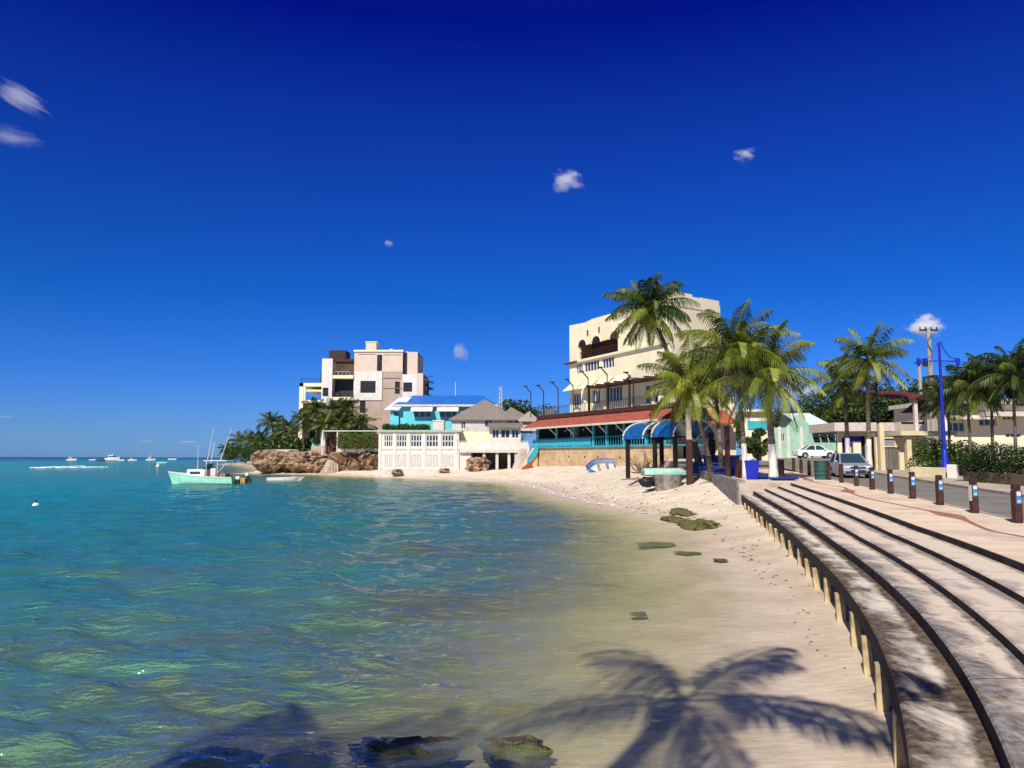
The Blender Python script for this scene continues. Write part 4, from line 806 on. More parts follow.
# ------------------------------------------------------------------ palms
def gpz(px, py): p = gp(px, py); return p
def palm_px(bpx, bpy, cpx, cpy, dY=0., **k):
    b = gp(bpx, bpy); c = at(cpx, cpy, b.y + dY); return palm(b, c, **k)
palm_px(774, 480, 766, 378, seed=11, n=30, L=3.9, nl=44, lw=.06, paint=1.9, label='coconut palm with white painted foot standing at the end of the terraces', tr=.17, tone=.68, nuts=True)
palm_px(746, 479.5, 735, 352, seed=12, n=30, L=3.7, nl=40, lw=.06, paint=1.9, label='slim dark-trunked coconut palm beside the bright blue bin', tr=.12, tone=.55, nuts=True)
palm_px(711, 473, 688, 388, seed=13, n=30, L=4.1, nl=40, lw=.07, label='leaning coconut palm spreading over the blue arched shelter', tr=.15, tone=.72, wind=(-.1, 0), nuts=True)
palm_px(700, 470, 650, 311, seed=14, n=34, L=4.1, nl=42, lw=.08, label='tallest coconut palm rising in front of the cream hotel roofline', tr=.18, dY=2, tone=.4, wind=(-.12, 0), droopy=1.1, nuts=True)
palm_px(722, 474, 714, 378, seed=15, n=26, L=3.7, nl=36, lw=.07, label='coconut palm crowded between two others behind the blue benches', tr=.14, tone=.6, dY=2, nuts=True)
def bp_(px, Y, h=0): a, _ = ray(px, 460); return Vector((a * Y, Y, gz(Y) + h))
for bpx, cx_, cy_, Y, L, sd_, lb in ((869, 868, 362, 56, 3.8, 21, 'coconut palm with white painted base beside the slim dark lamp post'), (848, 845, 384, 60, 3.4, 22, 'shorter coconut palm with white base left of its taller neighbour')):
    palm(bp_(bpx, Y), at(cx_, cy_, Y), n=22, L=L, seed=sd_, nl=36, lw=.08, paint=2.0, label=lb, tr=.15, tone=.6, nuts=True)
for bpx, cx_, cy_, Y, L, sd_, lb in ((971, 967, 391, 46, 2.6, 31, 'small manila palm just right of the blue lantern post'), (993, 991, 383, 46, 2.7, 32, 'manila palm between the lantern post and the right edge of the photo'), (1016, 1013, 377, 44, 2.7, 33, 'manila palm at the right edge of the photo over the dark hedge'), (950, 948, 400, 52, 2.3, 34, 'low manila palm behind the blue lantern post'), (1045, 1042, 380, 45, 2.7, 35, 'manila palm just beyond the right edge of the hedge row')):
    palm(bp_(bpx, Y), at(cx_, cy_, Y), n=30, L=L, seed=sd_, nl=36, lw=.055, label=lb, tr=.09, mtl=PALMD, tone=.32, up=1.0)
g2 = 'palms in front of the apartment block'
for i, (cx_, cy_, Y, L, lb) in enumerate(((303, 422, 133, 3.4, 'palm at the left corner of the apartment block'), (316, 411, 132, 3.5, 'yellowish palm before the open wing of the apartment block'), (332, 412, 132, 3.7, 'dark palm below the lower balcony of the apartment block'), (347, 411, 132, 3.7, 'tallest palm before the apartment balconies'), (361, 424, 131, 2.8, 'small palm against the taupe tower wall'), (325, 426, 131, 3.2, 'short palm above the aqua parapet'), (343, 426, 131, 3.3, 'low palm behind the clipped round hedge'))):
    b = at(cx_ + 1, 446, Y); b.z = 3.6; palm(b, at(cx_, cy_, Y), n=20, L=L, seed=40 + i, nl=30, lw=.09, label=lb, mtl=PALMD, tr=.14, tone=.45, group=g2)
g3 = 'palms along the far rocky shore'
for i, (cx_, cy_, Y, L, lb) in enumerate(((229, 451, 285, 5, 'farthest palm at the tip of the rocky shore'), (241, 443, 260, 6, 'second palm from the tip of the far shore'), (253, 441, 235, 5, 'broad palm on the far shore left of the tall one'), (262, 442, 220, 5, 'bushy palm on the far shore under the tall one'), (272, 424, 190, 5, 'tall palm standing highest on the far shore'), (287, 431, 165, 4.2, 'palm on the far shore nearest the apartment block'), (281, 441, 175, 4, 'low palm right of the tall far shore palm'), (298, 436, 150, 3.6, 'dark palm between the far shore and the apartment block'))):
    b = at(cx_ + 1, 460, Y); b.z = 1.3; palm(b, at(cx_, cy_, Y), n=20, L=L, seed=60 + i, nl=26, lw=.17, label=lb, mtl=PALMD, tr=.22, tone=.4, group=g3)
for i, (px, Y, rd, H_, lb) in enumerate(((235, 270, 5, 5.5, 'sea-grape bush at the tip of the far shore'), (246, 245, 6, 6.5, 'green bush below the far shore palms'), (258, 215, 5, 6, 'dense bush below the tall far palm'), (270, 185, 5, 7.5, 'bush left of the far white wall'), (283, 165, 4, 6.5, 'bright bush behind the leftmost coral rock'), (296, 148, 3.5, 6, 'bush by the left corner of the apartment block'), (308, 134, 2.2, 5.2, 'bush at the foot of the open wing'), (322, 133.5, 2.0, 6, 'bush under the dark palms of the apartment block'), (338, 133.5, 2.2, 6.3, 'dark bush below the balconies of the apartment block'), (355, 133.5, 2.2, 5.8, 'bush between the balconies and the taupe tower wall'), (372, 133.8, 1.8, 4.6, 'small bush at the foot of the taupe tower wall'))):
    b = at(px, 462, Y); b.z = .8 if Y > 140 else 2.2; tree(b, H_, rd, 80 + i, lb, nblob=9, leaf=.42, nleaf=150, low=.15, name='shore_bush', cat='bush', tone=.3, flat=.8)
# two palms behind the viewer: only their shadows reach the water
palm((-5, -4.2, -.3), (-1.9, -.1, 10.0), n=12, L=3.5, seed=3, nl=40, lw=.06, droopy=1.35, label='tall coconut palm leaning over the water behind the viewpoint', tr=.17)
palm((-9, -9.5, -.3), (-6.9, -4.1, 10.2), n=15, L=3.3, seed=5, nl=40, lw=.09, label='coconut palm left of the other one behind the viewpoint', tr=.17, droopy=.9)
# trees behind
for i, (px, Y, rd, H_, lb) in enumerate(((800, 128, 6, 8, 'dark tree behind the left end of the mint house roof'), (822, 120, 6, 9.5, 'dense green tree behind the mint house roof'), (845, 122, 7, 11.5, 'tall dense tree behind the shorter white-footed palm'), (872, 118, 7, 11, 'dense tree behind the taller white-footed palm'), (898, 115, 6.5, 10.5, 'dense tree behind the dark red canopy'), (925, 120, 6, 12.5, 'open-crowned tree behind the utility pole'), (760, 118, 5, 6.5, 'tree behind the turquoise shop sign'), (955, 110, 6, 11, 'tree behind the low manila palm'))):
    tree(bp_(px, Y, -.2), H_, rd, 100 + i, lb, nblob=20, leaf=.32, nleaf=230, low=.25, flat=.7, tone=.36, sy=.6)
for i, (px, Y, rd, H_, lb) in enumerate(((505, 230, 9, 17, 'distant tree showing above the grey roofs'), (520, 225, 9, 17.5, 'distant tree beside the hotel terrace lamps'), (790, 260, 14, 17, 'far tree on the skyline behind the white car'), ) ):
    b = at(px, 456, Y); b.z = 2; tree(b, H_, rd, 120 + i, lb, nblob=14, leaf=.5, nleaf=170, low=.5, flat=.6, tone=.25, sx=1.4)
bsh = gp(755, 470); tree(at(757, 458, 62) * Vector((1, 1, 0)).x if False else Vector((at(757, 458, 64).x, 64, gz(64))), 3.6, 1.6, 131, 'leafy shrub against the turquoise sign building', nblob=9, leaf=.16, nleaf=220, low=.1, name='shrub', cat='shrub')

# ------------------------------------------------------------------ hedges and low walls on the right
def gpp(px, Y): a, _ = ray(px, 460); return Vector((a * Y, Y, gz(Y)))
hedge(gpp(917, 50), gpp(975, 47), 1.8, 2.35, 'tall leafy green hedge behind the low yellow wall', 11, leaf=.09, dens=1500, tone=.5)
hedge(gpp(968, 40.5), gpp(1075, 33), 1.4, 1.9, 'dark clipped hedge at the right edge above a brown planter wall', 12, leaf=.06, dens=2200, tone=.02)
def lowwall(pa, Ya, pb, Yb, h, th, m, label, z0=-.15, cat='wall', name='low_wall', taper=None):
    a = gpp(pa, Ya); b = gpp(pb, Yb); L = math.hypot(b.x - a.x, b.y - a.y); o = MB().box(0, L, 0, th, z0, h).build(name, m, bevel=.03); o.location = a; o.rotation_euler = (0, -math.asin(max(-1, min(1, (b.z - a.z) / L))), math.atan2(b.y - a.y, b.x - a.x)); return tag(o, label, cat)
lowwall(909, 46.5, 944, 44.6, .55, .3, mat('yellow_wall', (.66, .58, .34), .9, (.56, .48, .28), 1), 'low pale yellow wall in front of the leafy hedge')
lowwall(962, 40.2, 1075, 31.8, .50, .3, mat('brown_planter', (.14, .10, .06), .95, (.08, .06, .035), 1.5), 'dark brown planter wall under the clipped hedge')
lowwall(946, 44.2, 956, 43.8, .75, .3, WHITE, 'stubby white plinth beside the foot of the blue lantern post')

# ------------------------------------------------------------------ buildings on the right
YW = mat('pale_yellow_wall', (.68, .58, .36), .9, (.6, .5, .3), 1)
def bld(name, Yd_, label, cat='building'): return empty(name, (0, Yd_, 0), 0, label, cat)
def FF(Yd_): return lambda px, py: atY(px, py, Yd_)
# mint house
mh = bld('mint_house', 94, 'mint green house with white gable roof and three small awning windows behind the white car', 'house'); F = FF(94)
Q = lambda zx, zy: F(740 + zx / 7.31, 400 + zy / 7.31)
zb_ = 2.4; xa = Q(484, 0)[0]; xb = Q(704, 0)[0]; ze = Q(0, 208)[1]; zr_ = Q(0, 100)[1]
hh = [(Q(a, 0)[0], Q(b, 0)[0], Q(0, 290)[1], Q(0, 250)[1]) for a, b in ((524, 562), (580, 618), (636, 672))]
m = MB(); m.wall(xa, xb, zb_, ze, hh, 0, .3); m.box(xa, xa + .3, .3, 8, zb_, ze); m.box(xb - .3, xb, .3, 8, zb_, ze); m.build('wall', MINT, mh)
for h in hh:
    window(mh, *h, .1, frame=.06, mull=0); MB().xprism([(-.01, h[3] + .05), (-.6, h[3] - .35), (-.6, h[3] - .42), (-.01, h[3] - .02)], h[0] - .1, h[1] + .05).build('window_awning', DARKP, mh)
xr0, xr1 = Q(405, 0)[0], Q(600, 0)[0]
m = MB(); m.add([(xa - .5, -.6, ze), (xb - .2, -.6, ze), (xr1, 4.2, zr_ + .3), (xr0 - .2, 4.2, zr_ + .3), (xb - .2, 9, ze), (xa - .5, 9, ze), (xa - .5, -.6, ze - .14), (xb - .2, -.6, ze - .14)], [(0, 1, 2, 3), (3, 2, 4, 5), (1, 4, 2), (0, 3, 5), (0, 6, 7, 1)]); m.build('roof', mat('pale_mint_roof', (.60, .72, .66), .6, (.5, .62, .56), 1.5, stretch=(3, 1, 1)), mh)
h2 = [(Q(a, 0)[0], Q(b, 0)[0], Q(0, d_)[1], Q(0, c_)[1]) for a, b, c_, d_ in ((165, 203, 222, 312), (256, 290, 250, 305))]
x2 = Q(150, 0)[0]; x3 = xa - .01; zt2 = Q(0, 205)[1]
m = MB(); m.wall(x2, x3, zb_, zt2, h2, -1.5, -1.2); m.yprism([(Q(300, 0)[0], zt2 + .001), (x3, zt2 + .001), (Q(400, 0)[0], Q(0, 112)[1]), (Q(385, 0)[0], Q(0, 112)[1])], -1.5, -1.2); m.box(x2, x2 + .3, -1.2, 6, zb_, zt2); m.build('front_wall', MINT, mh)
for h in h2: window(mh, *h, -1.4, frame=.08, mull=1)
for px in (238, 300, 395): x = Q(px, 0)[0]; MB().box(x, x + .35, -1.62, -1.503, zb_, zt2 + .1).build('pilaster', WHITE, mh)
MB().box(x2, x3, -1.6, -1.504, zb_, zb_ + .5).build('wall_base', WHITE2, mh)
# turquoise sign building
ts = bld('sign_shop', 78, 'small shop front with turquoise sign between the palm trunks', 'shop'); F = FF(78)
xa, xb = F(742, 0)[0], F(770, 0)[0]; m = MB(); m.wall(xa, xb, 2.2, F(0, 412)[1], [(F(752, 0)[0], F(762, 0)[0], 2.3, F(0, 432)[1])], 0, .3); m.build('wall', CREAM, ts); MB().box(F(752, 0)[0], F(762, 0)[0], .35, .4, 2.3, F(0, 432)[1]).build('doorway', DARKW, ts)
MB().box(F(748, 0)[0], F(768, 0)[0], -.12, -.004, F(0, 429)[1], F(0, 421)[1]).build('sign_board', TURQ, ts); MB().box(xa - .3, xb + .3, -.6, 3, F(0, 412)[1] + .002, F(0, 409.5)[1]).build('roof', CREAM, ts)
# long pink-white shop row
sr = bld('shop_row', 84, 'long low shop row with pale fascia roof and purple-blue front behind the white-footed palms', 'shop'); F = FF(84)
x0_, x1_ = F(838, 0)[0], F(905, 0)[0]
MB().box(x0_ - .8, x1_ + 14, -1.2, 6, F(0, 431.5)[1], F(0, 423)[1]).build('fascia_roof', mat('pale_pink_fascia', (.66, .54, .46), .85), sr)
hs_ = [(F(a, 0)[0], F(b, 0)[0], 2.7, F(0, c_)[1]) for a, b, c_ in ((842, 848, 438), (851, 853.5, 443), (861, 866, 436), (868.5, 875, 440))]
m = MB(); m.wall(x0_, x1_, 2.5, F(0, 431.6)[1], hs_, 0, .3); m.build('front_wall', CREAM, sr); MB().box(x0_, x1_, .4, .5, 2.5, F(0, 431.6)[1]).build('dim_shop_interior', DARKW, sr)
for a, b, c_, d_ in ((844, 852, 436, 446), (849, 861, 436.5, 441), (869, 877, 435.5, 442)): MB().box(F(a, 0)[0], F(b, 0)[0], -.1 - (a == 849) * .06, -.004, F(0, d_)[1], F(0, c_)[1]).build('blue_panel', mat('violet_blue', (.03, .03, .32), .7), sr)
# gate house
gh = bld('gate_building', 56, 'pale yellow garage with grey double gate and flat yellow canopy', 'building'); F = FF(56); zb_ = gz(56) - .1
xg0, xg1 = F(879.5, 0)[0], F(899, 0)[0]; zt_ = F(0, 437)[1]
hole1 = (xg0, xg1, zb_, F(0, 447)[1])
m = MB(); m.wall(F(875.5, 0)[0], F(905.5, 0)[0], zb_, zt_, [hole1, (F(882, 0)[0], F(895, 0)[0], F(0, 446)[1], F(0, 438.5)[1])], 0, .25); m.build('front_wall', YW, gh)
GATE = mat('grey_gate', (.16, .15, .12), .8, (.1, .09, .07), 3, stretch=(1, 1, .1))
for k in range(2): a = xg0 + (xg1 - xg0) * k / 2 + .02; b = xg0 + (xg1 - xg0) * (k + 1) / 2 - .02; MB().box(a, b, .1, .16, zb_, hole1[3] - .03).build('gate_leaf', GATE, gh)
MB().box(F(882, 0)[0], F(895, 0)[0], .12, .16, F(0, 446)[1], F(0, 438.5)[1]).build('shutter', mat('bluegrey', (.22, .25, .30), .7), gh)
MB().box(F(876, 0)[0], F(905, 0)[0], 1.5, 1.55, zb_, zt_).build('dim_interior', DARKW, gh)
MB().box(F(893, 0)[0], F(948, 0)[0], -1.2, 4, F(0, 436)[1] + .02, F(0, 431.5)[1]).build('canopy_slab', YW, gh)
for px in (876.5, 903): x = F(px, 0)[0]; MB().box(x - .16, x + .16, -.9, -.55, zb_, F(0, 431.5)[1] if px > 900 else F(0, 424)[1]).build('gate_pier', YW, gh)
m = MB(); m.wall(F(906, 0)[0], F(930, 0)[0], zb_, zt_, [(F(908, 0)[0], F(914, 0)[0], zb_, F(0, 442)[1])], .5, .75); m.build('side_wall', YW, gh)
# dark red canopy on tall posts
cr_ = bld('red_roof_shelter', 60, 'dark red flat and hipped roof on tall pale posts behind the garage', 'shelter'); F = FF(60)
x0_, x1_ = F(876, 0)[0], F(942, 0)[0]; za = F(0, 400)[1]; zc_ = F(0, 411)[1]
MB().add([(F(884, 0)[0], -2.5, za + .1), (F(930, 0)[0], -2.5, za), (F(932, 0)[0], 4, za + 1.0), (F(880, 0)[0], 4, za + 1.1), (F(884, 0)[0], -2.5, za - .1), (F(930, 0)[0], -2.5, za - .2), (F(932, 0)[0], 4, za + .8), (F(880, 0)[0], 4, za + .9)], [(0, 1, 2, 3), (7, 6, 5, 4), (0, 4, 5, 1), (1, 5, 6, 2), (3, 7, 4, 0)]).build('flat_roof', RUSTR, cr_)
a_, b__ = F(921, 0)[0], F(943, 0)[0]; MB().add([(a_, -2.8, zc_), (b__, -2.8, zc_), (b__, 3, zc_), (a_, 3, zc_), (F(927, 0)[0], .1, za + .35), (F(937, 0)[0], .1, za + .3)], [(0, 1, 5, 4), (1, 2, 5), (2, 3, 4, 5), (3, 0, 4), (3, 2, 1, 0)]).build('hip_roof', RUSTR, cr_)
for px in (903, 926, 941): x = F(px, 0)[0]; MB().box(x - .12, x + .12, -2.2 if px == 903 else -.1, -1.95 if px == 903 else .1, gz(60) - .1, (za if px == 903 else zc_) - .12).build('post', WHITE2, cr_)
MB().box(F(903, 0)[0], F(925, 0)[0], -.1, .1, F(0, 424)[1], F(0, 422)[1]).build('tie_beam', BROWNW, cr_)
# houses far right
rh = bld('terraced_house', 68, 'cream two-storey house with dark windows behind the manila palms', 'house'); F = FF(68); zb_ = gz(68) - .1
hx_ = [(F(a, 0)[0], F(b, 0)[0], F(0, d_)[1], F(0, c_)[1]) for a, b, c_, d_ in ((948, 966, 422, 432), (975, 984, 420, 430), (1006, 1022, 433, 438), (980, 998, 418, 426), (1028, 1050, 410, 430), (1004, 1018, 410, 420))]
hx_ = [h for h in hx_ if h[0] not in (hx_[1][0],)]
x0_, x1_ = F(946, 0)[0], F(1110, 0)[0]
m = MB(); m.wall(x0_, x1_, zb_, F(0, 404)[1], hx_, 0, .3); m.box(x0_, x0_ + .3, .3, 9, zb_, F(0, 404)[1]); m.build('wall', CREAM, rh)
for h in hx_: window(rh, *h, .1, frame=.1, mull=2, fm=WHITE2)
MB().box(x0_ - .5, x1_, -1.0, 9, F(0, 404)[1] + .002, F(0, 399.5)[1]).build('roof_slab', WHITE2, rh); MB().box(x0_ + 3, x1_, -1.6, -.004, F(0, 408)[1] - .8, F(0, 408)[1] - .4).build('balcony_ledge', WHITE2, rh)
MB().box(F(948, 0)[0], F(985, 0)[0], -1.5, -.004, F(0, 420)[1], F(0, 418)[1]).build('window_canopy', WHITE2, rh)
tent = empty('shade_tent', (F(1012, 0)[0], 58, gz(58)), 0, 'rounded cream fabric shade over the dark hedge at the right edge', 'tent')
m = MB(); k = 16
prof = [(0, 2.75), (.5, 2.65), (1.1, 2.3), (1.55, 1.8), (1.8, 1.2)]
vs = [(r_ * math.cos(2 * math.pi * j / k) * (1 + .04 * (j % 2)), r_ * math.sin(2 * math.pi * j / k), z_) for r_, z_ in prof for j in range(k)]
m.add(vs, [(i * k + j, i * k + (j + 1) % k, (i + 1) * k + (j + 1) % k, (i + 1) * k + j) for i in range(4) for j in range(k)]); m.build('fabric', CREAM, tent); MB().tube([(0, 0, 0), (0, 0, 2.8)], .05, 8).build('pole', WHITE2, tent)

# ------------------------------------------------------------------ poles and wires
lp = empty('lantern_post', gpp(945, 45), 0, 'tall blue double-armed lantern post with flared white-blue foot', 'lamp post'); z0 = lp.location.z; T_ = at(945, 343, 45).z - z0
MB().tube([(0, 0, 0), (0, 0, .12), (0, 0, .7), (0, 0, 1.5), (0, 0, 1.6)], [.42, .40, .22, .16, .12], 12).build('foot', BLUEP, lp, smooth=True)
MB().tube([(0, 0, 1.6), (0, 0, T_)], [.11, .07], 10).build('pole', BLUEP, lp)
za = at(945, 361, 45).z - z0
m = MB(); m.tube([(-1.25, 0, za), (1.05, 0, za)], .035, 6); m.build('arm', BLUEP, lp)
for sg in (-1, 1):
    m = MB(); m.tube([(sg * (.08 + .95 * t_), 0, za + .12 + 1.05 * (1 - t_) ** 2.6) for t_ in np.linspace(0, 1, 10)], .03, 5); m.build('scroll', BLUEP, lp)
    x = -1.25 if sg < 0 else 1.05; ln_ = MB(); ln_.tube([(x, 0, za + .22), (x, 0, za + .1), (x, 0, za - .2), (x, 0, za - .32)], [.04, .13, .10, .05], 8); ln_.build('lantern', BLUEP, lp)
up_ = empty('utility_pole', gpp(935, 64), 0, 'grey concrete utility pole with crossarm and transformer behind the lantern post', 'utility pole'); z0 = up_.location.z; T_ = at(934, 328, 64).z - z0
MB().tube([(0, 0, 0), (0, 0, T_)], [.26, .17], 10).build('pole', POLEC, up_); m = MB(); m.box(-.75, .75, -.06, .06, T_ - .25, T_ - .12)
for k in (-.7, -.25, .25, .7): m.tube([(k, 0, T_ - .12), (k, 0, T_ + .1)], .05, 6)
m.build('crossarm', DARKP, up_); zt_ = at(934, 363, 64).z - z0; MB().tube([(-.45, -.1, zt_ - .3), (-.45, -.1, zt_ + .3)], .2, 10).build('transformer', DARKP, up_)
MB().tube([(.15, -.25, T_ - .5), (-.3, -.3, T_ - 1.2), (.1, -.26, T_ - 2.2), (-.2, -.3, T_ - 3.2)], .03, 5).build('cable_loop', DARKP, up_)
up2 = empty('utility_pole', gpp(924, 78), 0, 'second shorter concrete pole left of the tall utility pole', 'utility pole'); MB().tube([(0, 0, 0), (0, 0, 10)], [.22, .15], 8).build('pole', POLEC, up2); MB().box(-.5, .5, -.05, .05, 9.7, 9.82).build('crossarm', DARKP, up2)
dp = empty('slim_lamp_post', gpp(879.5, 57), 0, 'slim dark lamp post beside the taller white-footed palm', 'lamp post'); T_ = at(879, 350, 57).z - dp.location.z; MB().tube([(0, 0, 0), (0, 0, T_)], [.12, .07], 8).build('pole', DARKP, dp); MB().tube([(0, 0, T_ - .05), (.25, -.35, T_ + .12), (.3, -.6, T_ + .1)], [.05, .05, .09], 6).build('lamp_head', DARKP, dp)
for k, (ya, yb, lb) in enumerate(((361, 361.5, 'top power line running right from the lantern arms'), (363.5, 364, 'middle power line running right from the lantern arms'), (366, 367, 'lowest power line running right from the lantern arms'))):
    a = at(938, ya, 62); b = at(1100, yb - 3, 60); tag(MB().tube([a.lerp(b, u) - Vector((0, 0, .5 * 4 * u * (1 - u) * .4)) for u in np.linspace(0, 1, 10)], .022, 4).build('power_line', DARKP), lb, 'power line', 'power lines at the utility pole')

# ------------------------------------------------------------------ bollards
BM = MB(); BM.box(-.10, .10, -.10, .10, -.05, .80); POSTM = BM
def bollard(loc, plate, lb):
    r = empty('bollard', loc, R(random.Random(loc[1]).uniform(-14, 4)), lb, 'bollard', 'timber bollards along the kerb'); m = MB(); w = .085
    m.prism([(-w, -w), (w, -w), (w, w), (-w, w)], -.05, .78); m.build('post', BROWNW, r, bevel=.012)
    MB().prism([(-.08, -.08), (.08, -.08), (.08, .08), (-.08, .08)], .785, .92).build('cap', BROWNW, r, bevel=.025)
    if plate:
        p = MB().box(-.06, .06, -.094, -.0855, .46, .76).build('reflector_plate', mat('plate_blue', (.10, .30, .55), .4, (.07, .20, .42), 8), r)
        MB().box(-.05, .05, -.098, -.0945, .65, .74).build('white_mark', WHITE, p); MB().box(-.04, .04, -.098, -.0945, .49, .54).build('pale_mark', mat('pale_blue', (.35, .6, .8), .5), p)
    if plate == 2: MB().box(-.097, -.0865, -.07, .07, .33, .76).build('side_plate', WHITE, r)
    return r
for i, Y in enumerate([18.59, 21.24, 23.98, 26.7, 29.42, 32.17, 34.95, 38.1, 41.2, 44.3, 47.2, 50.2, 53.4]):
    bollard((bx(Y), Y, gz(Y)), 2 if i == 1 else (1 if i < 7 else 0), ORD[i] + ' brown timber bollard counting back from the right edge of the photo')
for k, (px, py, h, lb) in enumerate(((781.5, 479, 1.0, 'dark timber post just right of the white-footed palm at the terrace end'), (740.5, 478, .95, 'dark post touching the left side of the bright blue bin'), (728, 477, 2.9, 'tall dark post between the blue benches and the bin'), (709.5, 474, 1.1, 'short grey-brown post in front of the long blue bench'), (738, 477.5, .9, 'dark post close left of the bin'))):
    r = empty('timber_post', gp(px, py), 0, lb, 'post'); MB().box(-.13, .13, -.13, .13, -.05, h).build('post', BROWNW if k != 3 else BARK, r, bevel=.02); MB().box(-.15, .15, -.15, .15, h + .002, h + .06).build('cap', BROWNW, r)

# ------------------------------------------------------------------ blue furniture at the promenade end
BB = empty('blue_bin', gp(751, 479.5), 0, 'bright blue refuse bin with white lid beside the slim palm', 'bin'); MB().add([(-.3, -.3, 0), (.3, -.3, 0), (.3, .3, 0), (-.3, .3, 0), (-.36, -.36, .95), (.36, -.36, .95), (.36, .36, .95), (-.36, .36, .95)], [(0, 3, 2, 1), (0, 1, 5, 4), (1, 2, 6, 5), (2, 3, 7, 6), (3, 0, 4, 7), (4, 5, 6, 7)]).build('body', BLUEP, BB, bevel=.03)
MB().box(-.38, .38, -.38, .38, .955, 1.02).build('rim', BLUEP, BB, bevel=.02); MB().tube([(-.2, -.1, 1.02), (.05, 0, 1.14), (.3, .1, 1.03)], [.1, .14, .08], 7).build('lid', WHITE, BB)
def bench(px, py, L, D, h, lb, rz=0., slab=PALEB if False else None):
    r = empty('blue_bench', gp(px, py), rz, lb, 'bench'); MB().box(-L / 2, L / 2, -D / 2, D / 2, h - .1, h).build('seat', mat('bench_blue_shaded', (.012, .03, .22), .6), r, bevel=.02); MB().box(-L / 2 + .15, L / 2 - .15, -D / 2 + .12, D / 2 - .12, -.1, h - .101).build('base', mat('blue_base', (.02, .05, .22), .6), r)  # darker than the bin's blue: the benches' shade is put into their colour
    return r
bench(707, 472, 2.6, .9, .62, 'long deep blue bench under the blue arched shelter')
bench(728, 475.5, 1.9, .7, .45, 'blue bench to the left of the dark tall post', .1)
bench(765, 479.3, 1.1, .8, .22, 'low blue plinth seat between the bin and the white-footed palm')
bench(783, 480.3, 1.3, 1.0, .16, 'low blue plinth right of the white-footed palm')
MB().box(-1.4, 1.4, -.02, .02, 0, .7); bk = bench(722, 471, 2.8, .3, 1.1, 'high blue back panel behind the blue benches')
db = empty('green_barrel', gp(822, 479.6), 0, 'dark green ribbed rubbish barrel between two bollards before the silver car', 'bin'); m = MB(); m.tube([(0, 0, 0), (0, 0, .95)], [.36, .38], 18)
for z_ in (.25, .5, .75): m.tube([(0, 0, z_ - .02), (0, 0, z_ + .02)], .395, 18)
m.build('barrel', mat('dark_green_barrel', (.035, .10, .085), .6, (.025, .07, .06), 4), db); MB().tube([(0, 0, .951), (0, 0, 1.0)], [.40, .38], 18).build('rim', DARKP, db)
# arched blue shelter
sc = gp(684, 471); sh_ = empty('arched_shelter', sc, R(24), 'open shelter with two blue barrel-vault roof bays on dark posts', 'shelter'); zs = 2.35; rw_, rh_ = 1.75, 1.25
def vault(y0_, y1_, dx, z_):
    m = MB(); n = 14; P = [(dx + rw_ * math.cos(math.pi * k / n), z_ + rh_ * math.sin(math.pi * k / n)) for k in range(n + 1)]; Pi = [(dx + (rw_ - .05) * math.cos(math.pi * k / n), z_ + (rh_ - .05) * math.sin(math.pi * k / n)) for k in range(n + 1)]
    vs = [(x, y, z) for (x, z), (x2, z2) in zip(P, Pi) for x, y, z in ((x, y0_, z), (x, y1_, z), (x2, y1_, z2), (x2, y0_, z2))]
    fs = [(a * 4 + j, a * 4 + (j + 1) % 4, a * 4 + 4 + (j + 1) % 4, a * 4 + 4 + j) for a in range(n) for j in range(4)]; m.add(vs, fs); v = m.build('roof_vault', mat('blue_vault', (.012, .11, .33), .45, (.01, .07, .22), 2), sh_)
    for y in (y0_ - .06, y1_ + .06): MB().tube([(x, y, z + .02) for x, z in P], .07, 6).build('arch_rib', WHITE2, v)
vault(-1.2, 1.3, 0, zs); vault(1.9, 4.4, -.4, zs - .1)
for x, y in ((-1.5, -1.1), (1.5, -1.1), (-1.5, 1.3), (1.5, 1.3), (-1.9, 4.2), (1.1, 4.2)): MB().box(x - .12, x + .12, y - .12, y + .12, -.6, zs + .3).build('post', mat('dark_timber', (.022, .014, .011), .8), sh_)
for x0_, x1_ in ((0, -1.3), (0, 1.3)): MB().bar((x0_, -1.26, zs - .3), (x1_, -1.26, zs + rh_ * .72), .09).build('brace', WHITE2, sh_)
MB().bar((-1.8, -1.1, zs), (1.8, -1.1, zs), .12).build('tie_beam', BROWNW, sh_)
pp = empty('concrete_post', gp(689.5, 474), 0, 'tall post, pale concrete above and brown below, in front of the arched shelter', 'post'); tz = at(689, 408, pp.location.y).z - pp.location.z; MB().box(-.17, .17, -.17, .17, -.8, tz * .52).build('lower_post', BROWNW, pp); MB().box(-.15, .15, -.15, .15, tz * .52 + .002, tz).build('upper_post', CONC, pp)
m = MB(); m.box(-3, 3, -.04, .04, 0, .9); 
# stone wall beside the beach
rows = [];
pts = [(38.1, 0), (42, 0), (48, 0), (54, 0), (60, 0), (65, 0)]
m = MB()
for a, b in zip(pts[:-1], pts[1:]):
    xa, xb = landx(a[0]), landx(b[0]); za, zb2 = gz(a[0]) + .10, gz(b[0]) + .10
    m.add([(xa - .42, a[0], 0), (xa, a[0], 0), (xb, b[0], 0), (xb - .42, b[0], 0), (xa - .42, a[0], za), (xa, a[0], za), (xb, b[0], zb2), (xb - .42, b[0], zb2)], [(0, 3, 7, 4), (1, 5, 6, 2), (4, 7, 6, 5)] + ([(0, 4, 5, 1)] if a[0] < 39 else []))
tag(m.build('stone_wall', STONE), 'low weathered stone wall holding the promenade end above the beach', 'wall')

